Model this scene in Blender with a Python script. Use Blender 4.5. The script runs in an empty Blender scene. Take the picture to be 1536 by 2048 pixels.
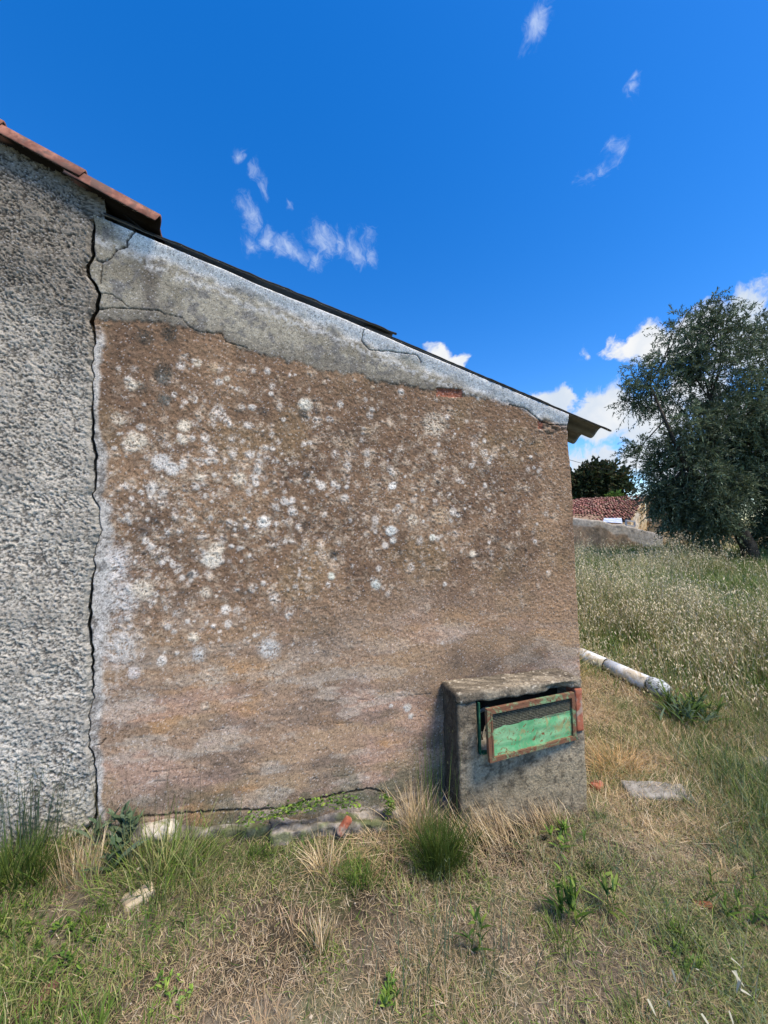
import bpy, bmesh, math, random
import numpy as np
from mathutils import Vector, Matrix
random.seed(7); rng = np.random.default_rng(7)
R = math.radians
sc = bpy.context.scene
col = sc.collection

# ------------------------------------------------------------------ camera
YAW, PITCH, ROLL, FPX = R(13.0), R(3.0), R(1.15), 760.0
CAM = np.array([0.0, -2.1, 1.55])
fw = np.array([math.sin(YAW)*math.cos(PITCH), math.cos(YAW)*math.cos(PITCH), math.sin(PITCH)])
rt0 = np.array([math.cos(YAW), -math.sin(YAW), 0.0]); up0 = np.cross(rt0, fw)
up = up0*math.cos(ROLL) + rt0*math.sin(ROLL); rt = rt0*math.cos(ROLL) - up0*math.sin(ROLL)
cd = bpy.data.cameras.new('camera'); cam = bpy.data.objects.new('camera', cd); col.objects.link(cam)
cam.matrix_world = Matrix(((rt[0], up[0], -fw[0], CAM[0]), (rt[1], up[1], -fw[1], CAM[1]), (rt[2], up[2], -fw[2], CAM[2]), (0, 0, 0, 1)))
cd.sensor_fit = 'HORIZONTAL'; cd.sensor_width = 36; cd.lens = 36*FPX/1536
cd.clip_start = 0.02; cd.clip_end = 3000
sc.camera = cam
def ray(px, py):
    d = fw*FPX + rt*(px-768) - up*(py-1024); return d/np.linalg.norm(d)
def W(px, py, Y=0.0):                       # measured photo point on a vertical plane y = Y, in metres
    d = ray(px, py); t = (Y-CAM[1])/d[1]; return CAM + d*t
def WXZ(pts, Y=0.0): return np.array([[W(a, b, Y)[0], W(a, b, Y)[2]] for a, b in pts])

# ------------------------------------------------------------------ light
SUN_EL = R(60)                             # azimuth below is from +Y towards +X
SUN_AZ2 = R(143)
sdir = np.array([math.sin(SUN_AZ2)*math.cos(SUN_EL), math.cos(SUN_AZ2)*math.cos(SUN_EL), math.sin(SUN_EL)])
sl = bpy.data.lights.new('sun', 'SUN'); sl.energy = 2.0; sl.angle = R(20); sl.color = (1.0, 0.84, 0.63)
so = bpy.data.objects.new('sun', sl); col.objects.link(so)
so.rotation_euler = Vector(sdir).to_track_quat('Z', 'Y').to_euler()
sc.view_settings.view_transform = 'Standard'; sc.view_settings.look = 'None'
sc.view_settings.gamma = 1; sc.view_settings.exposure = 1.55

# node helpers
class NT:
    def __init__(s, tree): s.t = tree; s.n = tree.nodes; s.l = tree.links
    def node(s, typ, **kw):
        n = s.n.new(typ)
        for k, v in kw.items():
            if k == 'ins':
                for a, b in v.items(): s.put(n.inputs[a], b)
            else: setattr(n, k, v)
        return n
    def put(s, sock, v):
        if isinstance(v, bpy.types.NodeSocket): s.l.new(v, sock)
        else: sock.default_value = v
    def math(s, op, a, b=0.0, c=0.0, clamp=False):
        n = s.n.new('ShaderNodeMath'); n.operation = op; n.use_clamp = clamp
        s.put(n.inputs[0], a); s.put(n.inputs[1], b); s.put(n.inputs[2], c); return n.outputs[0]
    def vm(s, op, a, b=(0, 0, 0), out=0):
        n = s.n.new('ShaderNodeVectorMath'); n.operation = op
        s.put(n.inputs[0], a)
        if op != 'LENGTH': s.put(n.inputs[1], b)
        return n.outputs[out]
    def mix(s, f, a, b, mode='MIX'):
        n = s.n.new('ShaderNodeMix'); n.data_type = 'RGBA'; n.blend_type = mode
        s.put(n.inputs['Factor'], f); s.put(n.inputs[6], a); s.put(n.inputs[7], b); return n.outputs[2]
    def noise(s, vec, scale, detail=3, rough=0.55, dist=0.0):
        n = s.n.new('ShaderNodeTexNoise'); s.put(n.inputs['Vector'], vec); n.inputs['Scale'].default_value = scale
        n.inputs['Detail'].default_value = detail; n.inputs['Roughness'].default_value = rough; n.inputs['Distortion'].default_value = dist
        return n.outputs['Fac']
    def ramp(s, v, a, b, lo=0.0, hi=1.0, smooth=True):
        n = s.n.new('ShaderNodeMapRange'); n.interpolation_type = 'SMOOTHSTEP' if smooth else 'LINEAR'
        s.put(n.inputs[0], v); n.inputs[1].default_value = a; n.inputs[2].default_value = b; n.inputs[3].default_value = lo; n.inputs[4].default_value = hi
        return n.outputs[0]

world = bpy.data.worlds.new('World'); sc.world = world; world.use_nodes = True
w = NT(world.node_tree); w.n.clear()
sky = w.node('ShaderNodeTexSky', sky_type='NISHITA'); sky.sun_disc = False
sky.sun_elevation = SUN_EL; sky.sun_rotation = SUN_AZ2; sky.altitude = 0; sky.air_density = 1.0; sky.dust_density = 0.25; sky.ozone_density = 3.0
hs = w.node('ShaderNodeHueSaturation'); hs.inputs['Hue'].default_value = 0.509; hs.inputs['Saturation'].default_value = 1.40; hs.inputs['Value'].default_value = 1.36
w.l.new(sky.outputs[0], hs.inputs['Color'])
tc = w.node('ShaderNodeTexCoord'); N = tc.outputs['Generated']
skyc = hs.outputs[0]
def clouds(blobs, warp, wscale, nscale, thr, soft, detail, grow=1.0):
    nz = w.node('ShaderNodeTexNoise'); w.put(nz.inputs['Vector'], N); nz.inputs['Scale'].default_value = wscale; nz.inputs['Detail'].default_value = 4
    off = w.vm('SCALE', w.vm('SUBTRACT', nz.outputs['Color'], (0.5, 0.5, 0.5)), (0, 0, 0)); off.node.inputs['Scale'].default_value = warp
    V = w.vm('ADD', N, off)
    tot = None
    for (px, py, rpx, st) in blobs:
        rpx = rpx*grow
        d = ray(px, py); e = ray(px+rpx, py); e2 = ray(px, py+rpx)
        r = 0.5*(np.linalg.norm(d-e)+np.linalg.norm(d-e2))
        dist = w.vm('DISTANCE', V, tuple(d), out=1)
        f = w.math('MULTIPLY', w.math('SUBTRACT', 1.0, w.math('DIVIDE', dist, float(r)), clamp=True), st)
        tot = f if tot is None else w.math('MAXIMUM', tot, f)
    n2 = w.noise(V, nscale, detail, 0.72, 0.9)
    v = w.math('ADD', tot, w.math('MULTIPLY', w.math('SUBTRACT', n2, 0.5), 1.1))
    has = w.ramp(tot, 0.02, 0.25)
    return w.math('MULTIPLY', w.ramp(v, thr, thr+soft), has), n2
wisps = [(487, 320, 24, .95), (478, 312, 14, .8), (500, 325, 14, .8), (530, 358, 26, .95), (540, 380, 22, .95), (548, 396, 16, .8), (590, 394, 12, .8),
         (488, 418, 34, .95), (490, 440, 30, .9), (496, 490, 34, .85), (530, 470, 34, 1.0), (505, 505, 28, .6), (560, 496, 34, .95), (590, 497, 36, 1.05), (626, 512, 34, .85),
         (650, 478, 38, 1.0), (680, 486, 32, .9), (714, 500, 34, 1.0), (745, 498, 36, 1.05), (765, 505, 22, .9), (632, 520, 26, .75), (622, 268, 9, 1.),
         (1090, 38, 34, .95), (1075, 62, 40, 1.1), (1060, 78, 28, .9), (1120, 195, 14, .6), (1278, 140, 26, .85), (1272, 170, 32, .85), (1262, 200, 28, .7),
         (1220, 310, 32, .95), (1208, 338, 34, 1.0), (1180, 360, 34, .9), (1160, 362, 20, .7), (985, 35, 16, .6), (1165, 708, 20, .5)]
f1, n1 = clouds(wisps, 0.115, 11, 42, 0.36, 0.85, 12, 1.5)
cumul = [(885, 722, 44, 1.3), (915, 722, 30, 1.2), (1095, 810, 55, 1.4), (1120, 800, 44, 1.4), (1200, 830, 80, 1.5), (1240, 822, 60, 1.4), (1300, 850, 90, 1.4), (1250, 700, 48, 1.1), (1290, 690, 60, 1.4),
         (1340, 690, 60, 1.1), (1400, 660, 80, 1.2), (1480, 690, 110, 1.4), (1500, 610, 70, 1.1), (1400, 790, 90, 1.2), (1500, 860, 120, 1.2), (1185, 915, 46, 1.0), (1220, 905, 40, 1.0), (1150, 930, 60, .95),
         (1280, 910, 70, 1.2), (1380, 960, 120, 1.2), (1290, 985, 40, .8), (1180, 705, 24, .7)]
f2, n2 = clouds(cumul, 0.085, 16, 17, 0.34, 0.42, 10, 1.12)
shade = w.ramp(w.noise(N, 9, 4), 0.35, 0.7)
SKYK = 0.062
wc1 = w.mix(w.math('MULTIPLY', f1, 0.58), skyc, (4.4, 5.0, 5.9, 1))
ccol = w.mix(shade, (3.7, 4.2, 4.9, 1), (5.2, 5.25, 5.3, 1))
wc2 = w.mix(f2, wc1, ccol)
bg = w.node('ShaderNodeBackground'); w.put(bg.inputs['Color'], wc2); bg.inputs['Strength'].default_value = SKYK
wo = w.node('ShaderNodeOutputWorld'); w.l.new(bg.outputs[0], wo.inputs[0])

# ------------------------------------------------------------------ helpers
def tag(o, label=None, cat=None, group=None, kind=None):
    if label: o['label'] = label
    if cat: o['category'] = cat
    if group: o['group'] = group
    if kind: o['kind'] = kind
    return o
def link(o, parent=None):
    col.objects.link(o)
    if parent: o.parent = parent
    return o
def empty(name, loc=(0, 0, 0)):
    o = bpy.data.objects.new(name, None); o.empty_display_size = 0.1; o.location = loc; link(o); return o
def child(name, me, mat, par=None, smooth=True):
    """mesh given in world coordinates, parented to an empty whose location is subtracted"""
    if mat: me.materials.append(mat)
    o = bpy.data.objects.new(name, me); link(o, par)
    if par:
        L = Vector((0, 0, 0)); q = par
        while q: L += q.location; q = q.parent
        o.location = -L
    me.polygons.foreach_set('use_smooth', [smooth]*len(me.polygons))
    return o
def np_mesh(name, V, F, C=None):
    V = np.asarray(V, dtype=np.float32); F = np.asarray(F, dtype=np.int32)
    me = bpy.data.meshes.new(name); k = F.shape[1]
    me.vertices.add(len(V)); me.vertices.foreach_set('co', V.ravel())
    me.loops.add(F.size); me.loops.foreach_set('vertex_index', F.ravel())
    me.polygons.add(len(F)); me.polygons.foreach_set('loop_start', np.arange(0, F.size, k, dtype=np.int32))
    me.update(calc_edges=True)
    if C is not None:
        C = np.asarray(C, dtype=np.float32)
        if C.shape[1] == 3: C = np.hstack([C, np.ones((len(C), 1), np.float32)])
        a = me.color_attributes.new('Col', 'FLOAT_COLOR', 'POINT'); a.data.foreach_set('color', C.ravel())
    return me
def grid_faces(nu, nv):
    i = np.arange((nu-1)*(nv-1)); a = (i // (nu-1))*nu + i % (nu-1)
    return np.stack([a, a+1, a+1+nu, a+nu], 1)
_tab = rng.random((256, 256))
def vnoise(x, y, seed=0):
    x = x + seed*17.31; y = y + seed*9.77
    xi = np.floor(x).astype(int); yi = np.floor(y).astype(int); fx = x-xi; fy = y-yi
    fx = fx*fx*(3-2*fx); fy = fy*fy*(3-2*fy)
    g = lambda a, b: _tab[a & 255, b & 255]
    return (g(xi, yi)*(1-fx)+g(xi+1, yi)*fx)*(1-fy)+(g(xi, yi+1)*(1-fx)+g(xi+1, yi+1)*fx)*fy
def fbm(x, y, sc_, oct_=4, seed=0, gain=0.55):
    v = 0; a = 1; t = 0; f = sc_
    for o in range(oct_):
        v = v + a*vnoise(x*f, y*f, seed+o*3); t += a; a *= gain; f *= 2.03
    return v/t
def sstep(v, a, b): t = np.clip((v-a)/(b-a), 0, 1); return t*t*(3-2*t)
def lerp(a, b, t):
    t = np.asarray(t)[..., None]; return np.asarray(a)*(1-t)+np.asarray(b)*t
def seg_dist(X, Z, P):
    d = np.full(X.shape, 9.0)
    for (a, b), (c, e) in zip(P[:-1], P[1:]):
        vx, vz = c-a, e-b; L = vx*vx+vz*vz+1e-9
        t = np.clip(((X-a)*vx+(Z-b)*vz)/L, 0, 1)
        d = np.minimum(d, np.hypot(X-a-t*vx, Z-b-t*vz))
    return d

def mat(name, fn):
    m = bpy.data.materials.new(name); m.use_nodes = True; t = NT(m.node_tree); t.n.clear()
    out = t.node('ShaderNodeOutputMaterial'); p = t.node('ShaderNodeBsdfPrincipled'); t.l.new(p.outputs[0], out.inputs[0])
    p.inputs['Roughness'].default_value = 0.9; p.inputs['Specular IOR Level'].default_value = 0.25
    fn(t, p, out); return m
def bump(t, p, h, strength, dist=0.01):
    b = t.node('ShaderNodeBump'); t.put(b.inputs['Height'], h); b.inputs['Strength'].default_value = strength; b.inputs['Distance'].default_value = dist
    t.l.new(b.outputs[0], p.inputs['Normal'])
def objco(t): return t.node('ShaderNodeTexCoord').outputs['Object']
def simple(name, c1, c2, scale=20, rough=0.9, bs=0.5, bd=0.005, c3=None, s3=4, lo=.35, hi=.65):
    def fn(t, p, o):
        v = objco(t); n = t.noise(v, scale, 6, .65)
        c = t.mix(t.ramp(n, lo, hi), (*c1, 1), (*c2, 1))
        if c3: c = t.mix(t.ramp(t.noise(v, s3, 6, .65, .5), .48, .60), c, (*c3, 1))
        t.put(p.inputs['Base Color'], c); p.inputs['Roughness'].default_value = rough
        bump(t, p, t.noise(v, scale*2.5, 6, .6), bs, bd)
    return mat(name, fn)
def attrmat(name, sp_scale, lo, hi, bs, bd, bscale, rough=0.95):
    def fn(t, p, o):
        v = objco(t); a = t.node('ShaderNodeAttribute', attribute_name='Col').outputs['Color']
        n = t.noise(v, sp_scale, 3, .6)
        k = t.ramp(n, .3, .7, lo, hi, False)
        cc = t.node('ShaderNodeCombineColor'); [t.put(cc.inputs[i], k) for i in range(3)]
        t.put(p.inputs['Base Color'], t.mix(1.0, a, cc.outputs[0], 'MULTIPLY')); p.inputs['Roughness'].default_value = rough
        p.inputs['Specular IOR Level'].default_value = .15
        bump(t, p, t.noise(v, bscale, 4, .6), bs, bd)
    return mat(name, fn)
def blademat(name, trans=0.35, rough=.6):
    def fn(t, p, o):
        a = t.node('ShaderNodeAttribute', attribute_name='Col').outputs['Color']
        t.put(p.inputs['Base Color'], a); p.inputs['Roughness'].default_value = rough; p.inputs['Specular IOR Level'].default_value = .2
        tr = t.node('ShaderNodeBsdfTranslucent'); t.put(tr.inputs['Color'], a)
        mx = t.node('ShaderNodeMixShader'); mx.inputs[0].default_value = trans
        t.l.new(p.outputs[0], mx.inputs[1]); t.l.new(tr.outputs[0], mx.inputs[2]); t.l.new(mx.outputs[0], o.inputs[0])
    return mat(name, fn)
M_render = attrmat('brown_render', 220, .62, 1.38, .7, .004, 200)
M_grain = attrmat('roughcast', 200, .7, 1.3, .8, .005, 170)
M_dark = simple('dark_void', (.012, .011, .010), (.02, .018, .016), 8)
M_conc = simple('old_concrete', (.10, .095, .085), (.26, .25, .225), 28, bs=.9, bd=.01, c3=(.42, .41, .38), s3=11, lo=.3, hi=.7)
M_conc2 = simple('pale_concrete', (.20, .19, .165), (.36, .35, .31), 22, bs=.9, bd=.01)
M_stone = simple('limestone', (.42, .40, .34), (.62, .60, .52), 16, bs=.9, bd=.012, c3=(.25, .27, .14), s3=9)
M_brick = simple('red_brick', (.30, .09, .05), (.40, .15, .09), 30, bs=.6, bd=.004, c3=(.36, .28, .22), s3=14)
M_fibro = simple('fibre_cement', (.17, .165, .155), (.30, .295, .28), 14, bs=.5, bd=.004, c3=(.10, .10, .095), s3=5)
M_fibtop = simple('lichened_sheet', (.04, .04, .04), (.12, .12, .11), 30, bs=.9, bd=.01)
M_tile = simple('clay_tile', (.20, .075, .05), (.36, .16, .11), 18, bs=.6, bd=.005, c3=(.11, .07, .055), s3=9)
M_rust = simple('rust', (.16, .06, .03), (.30, .13, .07), 60, bs=.5, bd=.002)
def tilemat(t, p, o):
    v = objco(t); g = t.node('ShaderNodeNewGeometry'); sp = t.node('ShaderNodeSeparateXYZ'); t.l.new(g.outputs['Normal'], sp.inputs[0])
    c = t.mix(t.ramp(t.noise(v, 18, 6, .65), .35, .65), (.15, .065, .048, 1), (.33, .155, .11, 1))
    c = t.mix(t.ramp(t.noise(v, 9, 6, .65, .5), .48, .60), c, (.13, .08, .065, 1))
    c = t.mix(t.ramp(sp.outputs[2], -.6, -.35), (.018, .013, .011, 1), c)      # enclosed eave's shade painted near-black on the dirty undersides
    t.put(p.inputs['Base Color'], c); bump(t, p, t.noise(v, 45, 6), .6, .005)
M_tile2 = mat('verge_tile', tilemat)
M_wood_shade = simple('dark_timber_and_shade', (.03, .022, .017), (.07, .05, .035), 18)
M_bark = simple('olive_bark', (.02, .018, .015), (.075, .065, .05), 12, bs=1, bd=.03)
M_pipe = simple('white_pipe', (.62, .67, .70), (.78, .82, .83), 6, .5, .2, .002, c3=(.45, .40, .30), s3=5)
M_cream = simple('cream_wall', (.62, .55, .38), (.70, .63, .46), 3)
M_blade = blademat('grass_blade', .2); M_leaf = blademat('leaf', .25, .75)
def greenpaint(t, p, o):
    v = objco(t)
    c = t.mix(t.ramp(t.noise(v, 7, 4, .6, 1.5), .35, .65), (.09, .36, .16, 1), (.24, .48, .26, 1))
    c = t.mix(t.ramp(t.noise(v, 22, 5, .7, 2.), .57, .63), c, (.20, .09, .04, 1))
    c = t.mix(t.ramp(t.noise(v, 45, 5, .7), .62, .70), c, (.42, .44, .28, 1)); c = t.mix(t.ramp(t.noise(v, 11, 6, .75, 1.), .56, .60), c, (.30, .34, .16, 1)); c = t.mix(t.ramp(t.noise(v, 17, 7, .8, 1.), .60, .64), c, (.15, .075, .04, 1))
    sx = t.node('ShaderNodeMapping'); sx.inputs['Rotation'].default_value = (0, R(38), 0); sx.inputs['Scale'].default_value = (70, 20, 6)
    t.l.new(v, sx.inputs[0])
    c = t.mix(t.ramp(t.noise(sx.outputs[0], 1.0, 2, .5), .63, .70, 0, .6), c, (.015, .20, .10, 1))
    t.put(p.inputs['Base Color'], c); p.inputs['Roughness'].default_value = .55
    bump(t, p, t.noise(v, 30, 5), .3, .003)
M_green = mat('green_paint', greenpaint)
def rustpaint(t, p, o):
    v = objco(t)
    c = t.mix(t.ramp(t.noise(v, 14, 6, .75, 1.), .38, .52), (.17, .28, .15, 1), (.17, .085, .05, 1))
    c = t.mix(t.ramp(t.noise(v, 60, 5, .7), .55, .65), c, (.10, .04, .025, 1))
    t.put(p.inputs['Base Color'], c); p.inputs['Roughness'].default_value = .8; bump(t, p, t.noise(v, 80, 5), .6, .003)
M_rustgreen = mat('rusted_green_paint', rustpaint)

def bars(name, segs, matl, par=None, smooth=False):
    """segs: list of (p0, p1, half_w, half_h, upvec) boxes merged in ONE mesh"""
    V, F = [], []
    for p0, p1, hw, hh, u in segs:
        p0, p1, u = map(lambda q: np.array(q, float), (p0, p1, u)); d = p1-p0; d /= np.linalg.norm(d)
        s = np.cross(d, u); s /= np.linalg.norm(s); u = np.cross(s, d); b = len(V)
        for p in (p0, p1):
            for a, c in ((-1, -1), (1, -1), (1, 1), (-1, 1)): V.append(p+s*hw*a+u*hh*c)
        F += [(b, b+1, b+2, b+3), (b+7, b+6, b+5, b+4)]+[(b+i, b+4+i, b+4+(i+1) % 4, b+(i+1) % 4) for i in range(4)]
    return child(name, np_mesh(name, V, F), matl, par, smooth)
def tubes(name, lines, matl, par=None, n=7):
    """lines: list of (points, radii)"""
    V, F = [], []
    for pts, rad in lines:
        pts = np.array(pts, float); b0 = len(V)
        for i, p in enumerate(pts):
            d = pts[min(i+1, len(pts)-1)]-pts[max(i-1, 0)]; d /= np.linalg.norm(d)+1e-9
            ref = np.array([0, 0, 1.]) if abs(d[2]) < .9 else np.array([1., 0, 0])
            s = np.cross(d, ref); s /= np.linalg.norm(s); u = np.cross(s, d)
            r = rad[i] if hasattr(rad, '__len__') else rad
            for k in range(n): a = 2*math.pi*k/n; V.append(p+r*(s*math.cos(a)+u*math.sin(a)))
        for i in range(len(pts)-1):
            for k in range(n): F.append((b0+i*n+k, b0+i*n+(k+1) % n, b0+(i+1)*n+(k+1) % n, b0+(i+1)*n+k))
        c0 = len(V); V.append(pts[0]); V.append(pts[-1]); e = b0+(len(pts)-1)*n
        for k in range(n):
            F.append((c0, b0+(k+1) % n, b0+k, c0)); F.append((c0+1, e+k, e+(k+1) % n, c0+1))
    me = bpy.data.meshes.new(name); me.from_pydata([tuple(v) for v in V], [], [tuple(dict.fromkeys(f)) for f in F])
    return child(name, me, matl, par, True)
def rough_box(name, lo, hi, res, rnd, amp, matl, par=None, nsc=14, seed=1, warp=None, rot=None, carve=None, tint=None):
    lo = np.array(lo, float); hi = np.array(hi, float); bm = bmesh.new(); 
    n = np.maximum(2, np.ceil((hi-lo)/res).astype(int)); V = []; F = []
    for ax in range(3):
        a, b = [i for i in range(3) if i != ax]
        for side in (0, 1):
            u = np.linspace(lo[a], hi[a], n[a]+1); v = np.linspace(lo[b], hi[b], n[b]+1)
            uu, vv = np.meshgrid(u, v); P = np.zeros((uu.size, 3)); P[:, a] = uu.ravel(); P[:, b] = vv.ravel(); P[:, ax] = (lo, hi)[side][ax]
            f = grid_faces(len(u), len(v)) + sum(map(len, V))
            flip = (side == 1) ^ (ax == 1)
            F.append(f if flip else f[:, ::-1]); V.append(P)
    V = np.vstack(V); F = np.vstack(F)
    key = np.round(V*1e5).astype(np.int64); _, idx, inv = np.unique(key, axis=0, return_index=True, return_inverse=True)
    V = V[idx]; F = inv.ravel()[F]
    ctr = np.clip(V, lo+rnd, hi-rnd); d = V-ctr; L = np.linalg.norm(d, axis=1, keepdims=True); nn = d/np.maximum(L, 1e-9)
    V = ctr+nn*rnd
    h = (fbm(V[:, 0]*1.0+V[:, 1]*.7, V[:, 2]+V[:, 1]*1.3, nsc, 4, seed)-.5)*2*amp + (fbm(V[:, 0]+V[:, 1], V[:, 2]-V[:, 1], nsc*7, 2, seed+5)-.5)*amp*.5
    V = V + nn*h[:, None]
    if carve: V = carve(V)
    if warp: V = warp(V)
    if rot is not None:
        c = (lo+hi)/2; V = (V-c) @ np.array(Matrix.Rotation(rot[1], 3, rot[0])).T + c
    C = tint(V) if tint else None
    return child(name, np_mesh(name, V, F, C), matl, par, True)

# ------------------------------------------------------------------ ground
bare = lambda X, Y: sstep(np.exp(-((X+.05)/.42)**2-((Y+.95)/.28)**2)+.4*(fbm(X, Y, 5, 3, 131)-.5), .35, .8)
GX = [-9, -3, -1.3, -.85, -.2, .7, 1.8, 3, 6]; GZ = [.25, .22, .17, .18, .06, .0, -.07, -.04, .0]
def gz(X, Y, fine=False):
    X = np.asarray(X, float); Y = np.asarray(Y, float)
    zw = np.interp(X, GX, GZ); zf = np.interp(X, [-6, -1.5, 0, 2, 6], [.12, .06, .02, .0, .02])
    k = np.exp(-(np.minimum(Y, 0)/.8)**2); z = zw*k+zf*(1-k)
    r = np.clip(Y, 0, 9); z = z + .085*r*sstep(r, 0, 1.2) + .03*np.clip(X-3, 0, 5)*sstep(-Y, -3, 2)
    z = z + (fbm(X, Y, 1.3, 3, 11)-.5)*.09
    if fine: z = z + (fbm(X, Y, 9, 4, 12)-.5)*.035
    return z
def groundhit(px, py):
    d = ray(px, py); t = .3
    while t < 60:
        p = CAM+d*t
        if p[2] < gz(p[0], p[1]): break
        t += .01
    return np.array([p[0], p[1], float(gz(p[0], p[1]))])
def axisgrid(lo, a, b, hi, fine, m):
    mid = np.arange(a, b, fine); k = np.linspace(0, 1, m)[1:]**2.2
    return np.concatenate([(a-(a-lo)*k)[::-1], mid, b+(hi-b)*k])
gx = axisgrid(-400, -3.5, 5.5, 500, .03, 46); gy = axisgrid(-300, -2.6, 3.2, 600, .03, 46)
X, Y = np.meshgrid(gx, gy); Z = gz(X, Y, True)
V = np.stack([X.ravel(), Y.ravel(), Z.ravel()], 1)
m1 = fbm(X, Y, 1.6, 4, 21).ravel()
C = lerp((.035, .03, .02), (.14, .12, .088), sstep(m1, .35, .65)); bb = bare(X.ravel(), Y.ravel()); C = lerp(C, (.27, .245, .195), bb*.8); g = sstep(fbm(X, Y, 2.2, 4, 25).ravel(), .5, .66)
C = lerp(C, (.10, .12, .05), g*.55)
far = sstep(np.hypot(V[:, 0], V[:, 1]), 3, 9); C = lerp(C, (.16, .17, .07), far*.8)
tag(child('ground', np_mesh('ground', V, grid_faces(len(gx), len(gy)), C), attrmat('soil', 60, .6, 1.35, 1.0, .015, 45)), kind='structure')

# ------------------------------------------------------------------ shed (lean-to) gable wall
verge = WXZ([(205, 441), (450, 537), (728, 658), (980, 768), (1130, 826)])
vp = np.polyfit(verge[:, 0], verge[:, 1], 1)
XR = float(np.mean([W(1150, 1000)[0], W(1157, 1200)[0], W(1162, 1320)[0]]))
crackpx = [(190, 436), (190, 511), (181, 532), (183, 555), (199, 576), (199, 613), (189, 644), (193, 670), (186, 720), (186, 758), (189, 820), (194, 900), (194, 952), (197, 970), (190, 988), (203, 1022), (204, 1067),
           (197, 1093), (190, 1112), (194, 1134), (187, 1160), (184, 1212), (183, 1286), (190, 1343), (190, 1393), (183, 1421), (182, 1460), (184, 1492), (189, 1512), (198, 1554), (197, 1585), (197, 1630), (195, 1700)]
CR = WXZ(crackpx)[::-1]; CR = CR[np.argsort(CR[:, 1])]
_kz = np.arange(-.6, 4, .028); _kj = np.random.default_rng(5).normal(0, .0045, len(_kz))
def crack_x(z): return np.interp(z, _kz, _kj) + np.interp(z, CR[:, 1], CR[:, 0]) + (fbm(z, z*0+5, 16, 4, 33)-.5)*.012
XL = float(np.mean(CR[:, 0]))
print('XL', XL, 'XR', XR, 'verge', vp, verge)
res = .0048
nu = int((XR-XL)/res); nv = int(3.35/res)
U, Vv = np.meshgrid(np.linspace(0, 1, nu), np.linspace(0, 1, nv))
x0 = XL+(XR-XL)*U; zb = -.45
z = zb + Vv*((vp[0]*x0+vp[1]) - zb)
xl = crack_x(z); xr = XR + (fbm(z, z*0+3, 9, 4, 31)-.5)*.018 - .012*sstep(z, 1.7, 2.2)
x = xl+(xr-xl)*U
A = lambda pts: WXZ(pts)
lowf = fbm(x, z, 2.0, 4, 41); midf = fbm(x, z, 9, 4, 42); finf = fbm(x, z, 75, 3, 43); vfin = fbm(x, z, 150, 2, 44)
rnd0 = rng.random(x.shape); spray = finf*.42+vfin*.30+rnd0*.28
speck = finf*.50+vfin*.38+rnd0*.12
h = (finf-.5)*.006 + (midf-.5)*.006 + (lowf-.5)*.02 + (vfin-.5)*.005
Cc = lerp((.205, .133, .084), (.300, .200, .124), sstep(lowf, .35, .65))
Cc = lerp(Cc, (.27, .19, .105), sstep(fbm(x, z, 3.1, 3, 45), .55, .75)*.5)
Cc = lerp(Cc, (.13, .085, .058), sstep(fbm(x, z, 5, 4, 46), .52, .72)*.6*sstep(z, .9, 1.5))
zb_ = lambda py, px=600: W(px, py)[2]
low = sstep(z + (lowf-.5)*.5, zb_(1400), zb_(1150))      # 0 at the bottom
Cc = lerp(lerp((.38, .265, .178), (.42, .295, .185), sstep(fbm(x, z*3, 2.5, 3, 47), .4, .65)), Cc, low)
# horizontal courses showing through near the base
hb = fbm(x*.9, z*9, 1.6, 3, 48); Cc = lerp(Cc, (.24, .18, .135), sstep(hb, .5, .7)*(1-low)*.5)
h = h*(.55+.45*low)
Cc = lerp(Cc, (.17, .165, .13), sstep(z+(midf-.5)*.3, zb_(1520), zb_(1640))*.75)
for sc2, sd2, c2, k2 in ((4, 141, (.46, .27, .13), .7), (5, 142, (.46, .31, .24), .6), (7, 143, (.20, .155, .12), .6), (9, 144, (.52, .46, .38), .45)):
    Cc = lerp(Cc, c2, sstep(fbm(x*.55+3, z*1.6, sc2, 4, sd2)+.1*(speck-.5), .53, .66)*(1-low)*k2)
Cc = lerp(Cc, (.13, .14, .09), sstep(fbm(x, z*1.3, 9, 4, 147), .48, .62)*sstep(-z, -zb_(1500), -zb_(1620))*.65)
# lower greenish algae near the ground to the right
Cc = lerp(Cc, (.20, .19, .12), sstep(x, .5, .9)*sstep(-z, -.45, -.05)*.55)
# lichen rosettes
cell = lambda xx, zz: (int((xx-XL)/(XR-XL)*nu), int((zz-zb)/(vp[0]*xx+vp[1]-zb)*nv))
def spot(xc, zc, r, colr, k, squash=1.0):
    a, b = cell(xc, zc); m = int(r*1.7/res)+2
    sl_ = (slice(max(0, b-int(m*1.6)), min(nv, b+int(m*1.6))), slice(max(0, a-m), min(nu, a+m)))
    if sl_[0].start >= sl_[0].stop or sl_[1].start >= sl_[1].stop: return
    xx, zz = x[sl_], z[sl_]; an = np.arctan2(zz-zc, xx-xc)
    rr = np.hypot(xx-xc, (zz-zc)*squash)/r + (midf[sl_]-.5)*.8 + (spray[sl_]-.5)*1.6
    f = sstep(-rr, -1.15, -.35)*k; f = np.clip(f*(.10+1.15*sstep(spray[sl_]+f*.20, .50, .64)), 0, .97)
    Cc[sl_] = lerp(Cc[sl_], colr, f); h[sl_] += f*.0015
WH, TN, DK = (.68, .63, .56), (.50, .40, .30), (.07, .066, .06)
def dens(px, py):
    a = math.exp(-((px-480)/340)**2-((py-990)/260)**2) + .95*math.exp(-((px-900)/260)**2-((py-960)/165)**2)+.6*math.exp(-((px-260)/90)**2-((py-1200)/180)**2)
    if py < 690+ (px-200)*.13: a *= .08
    if py > 1330: a *= .12
    if px > 700 and py > 1200: a *= .15
    return a
dm = np.zeros_like(x)
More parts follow.
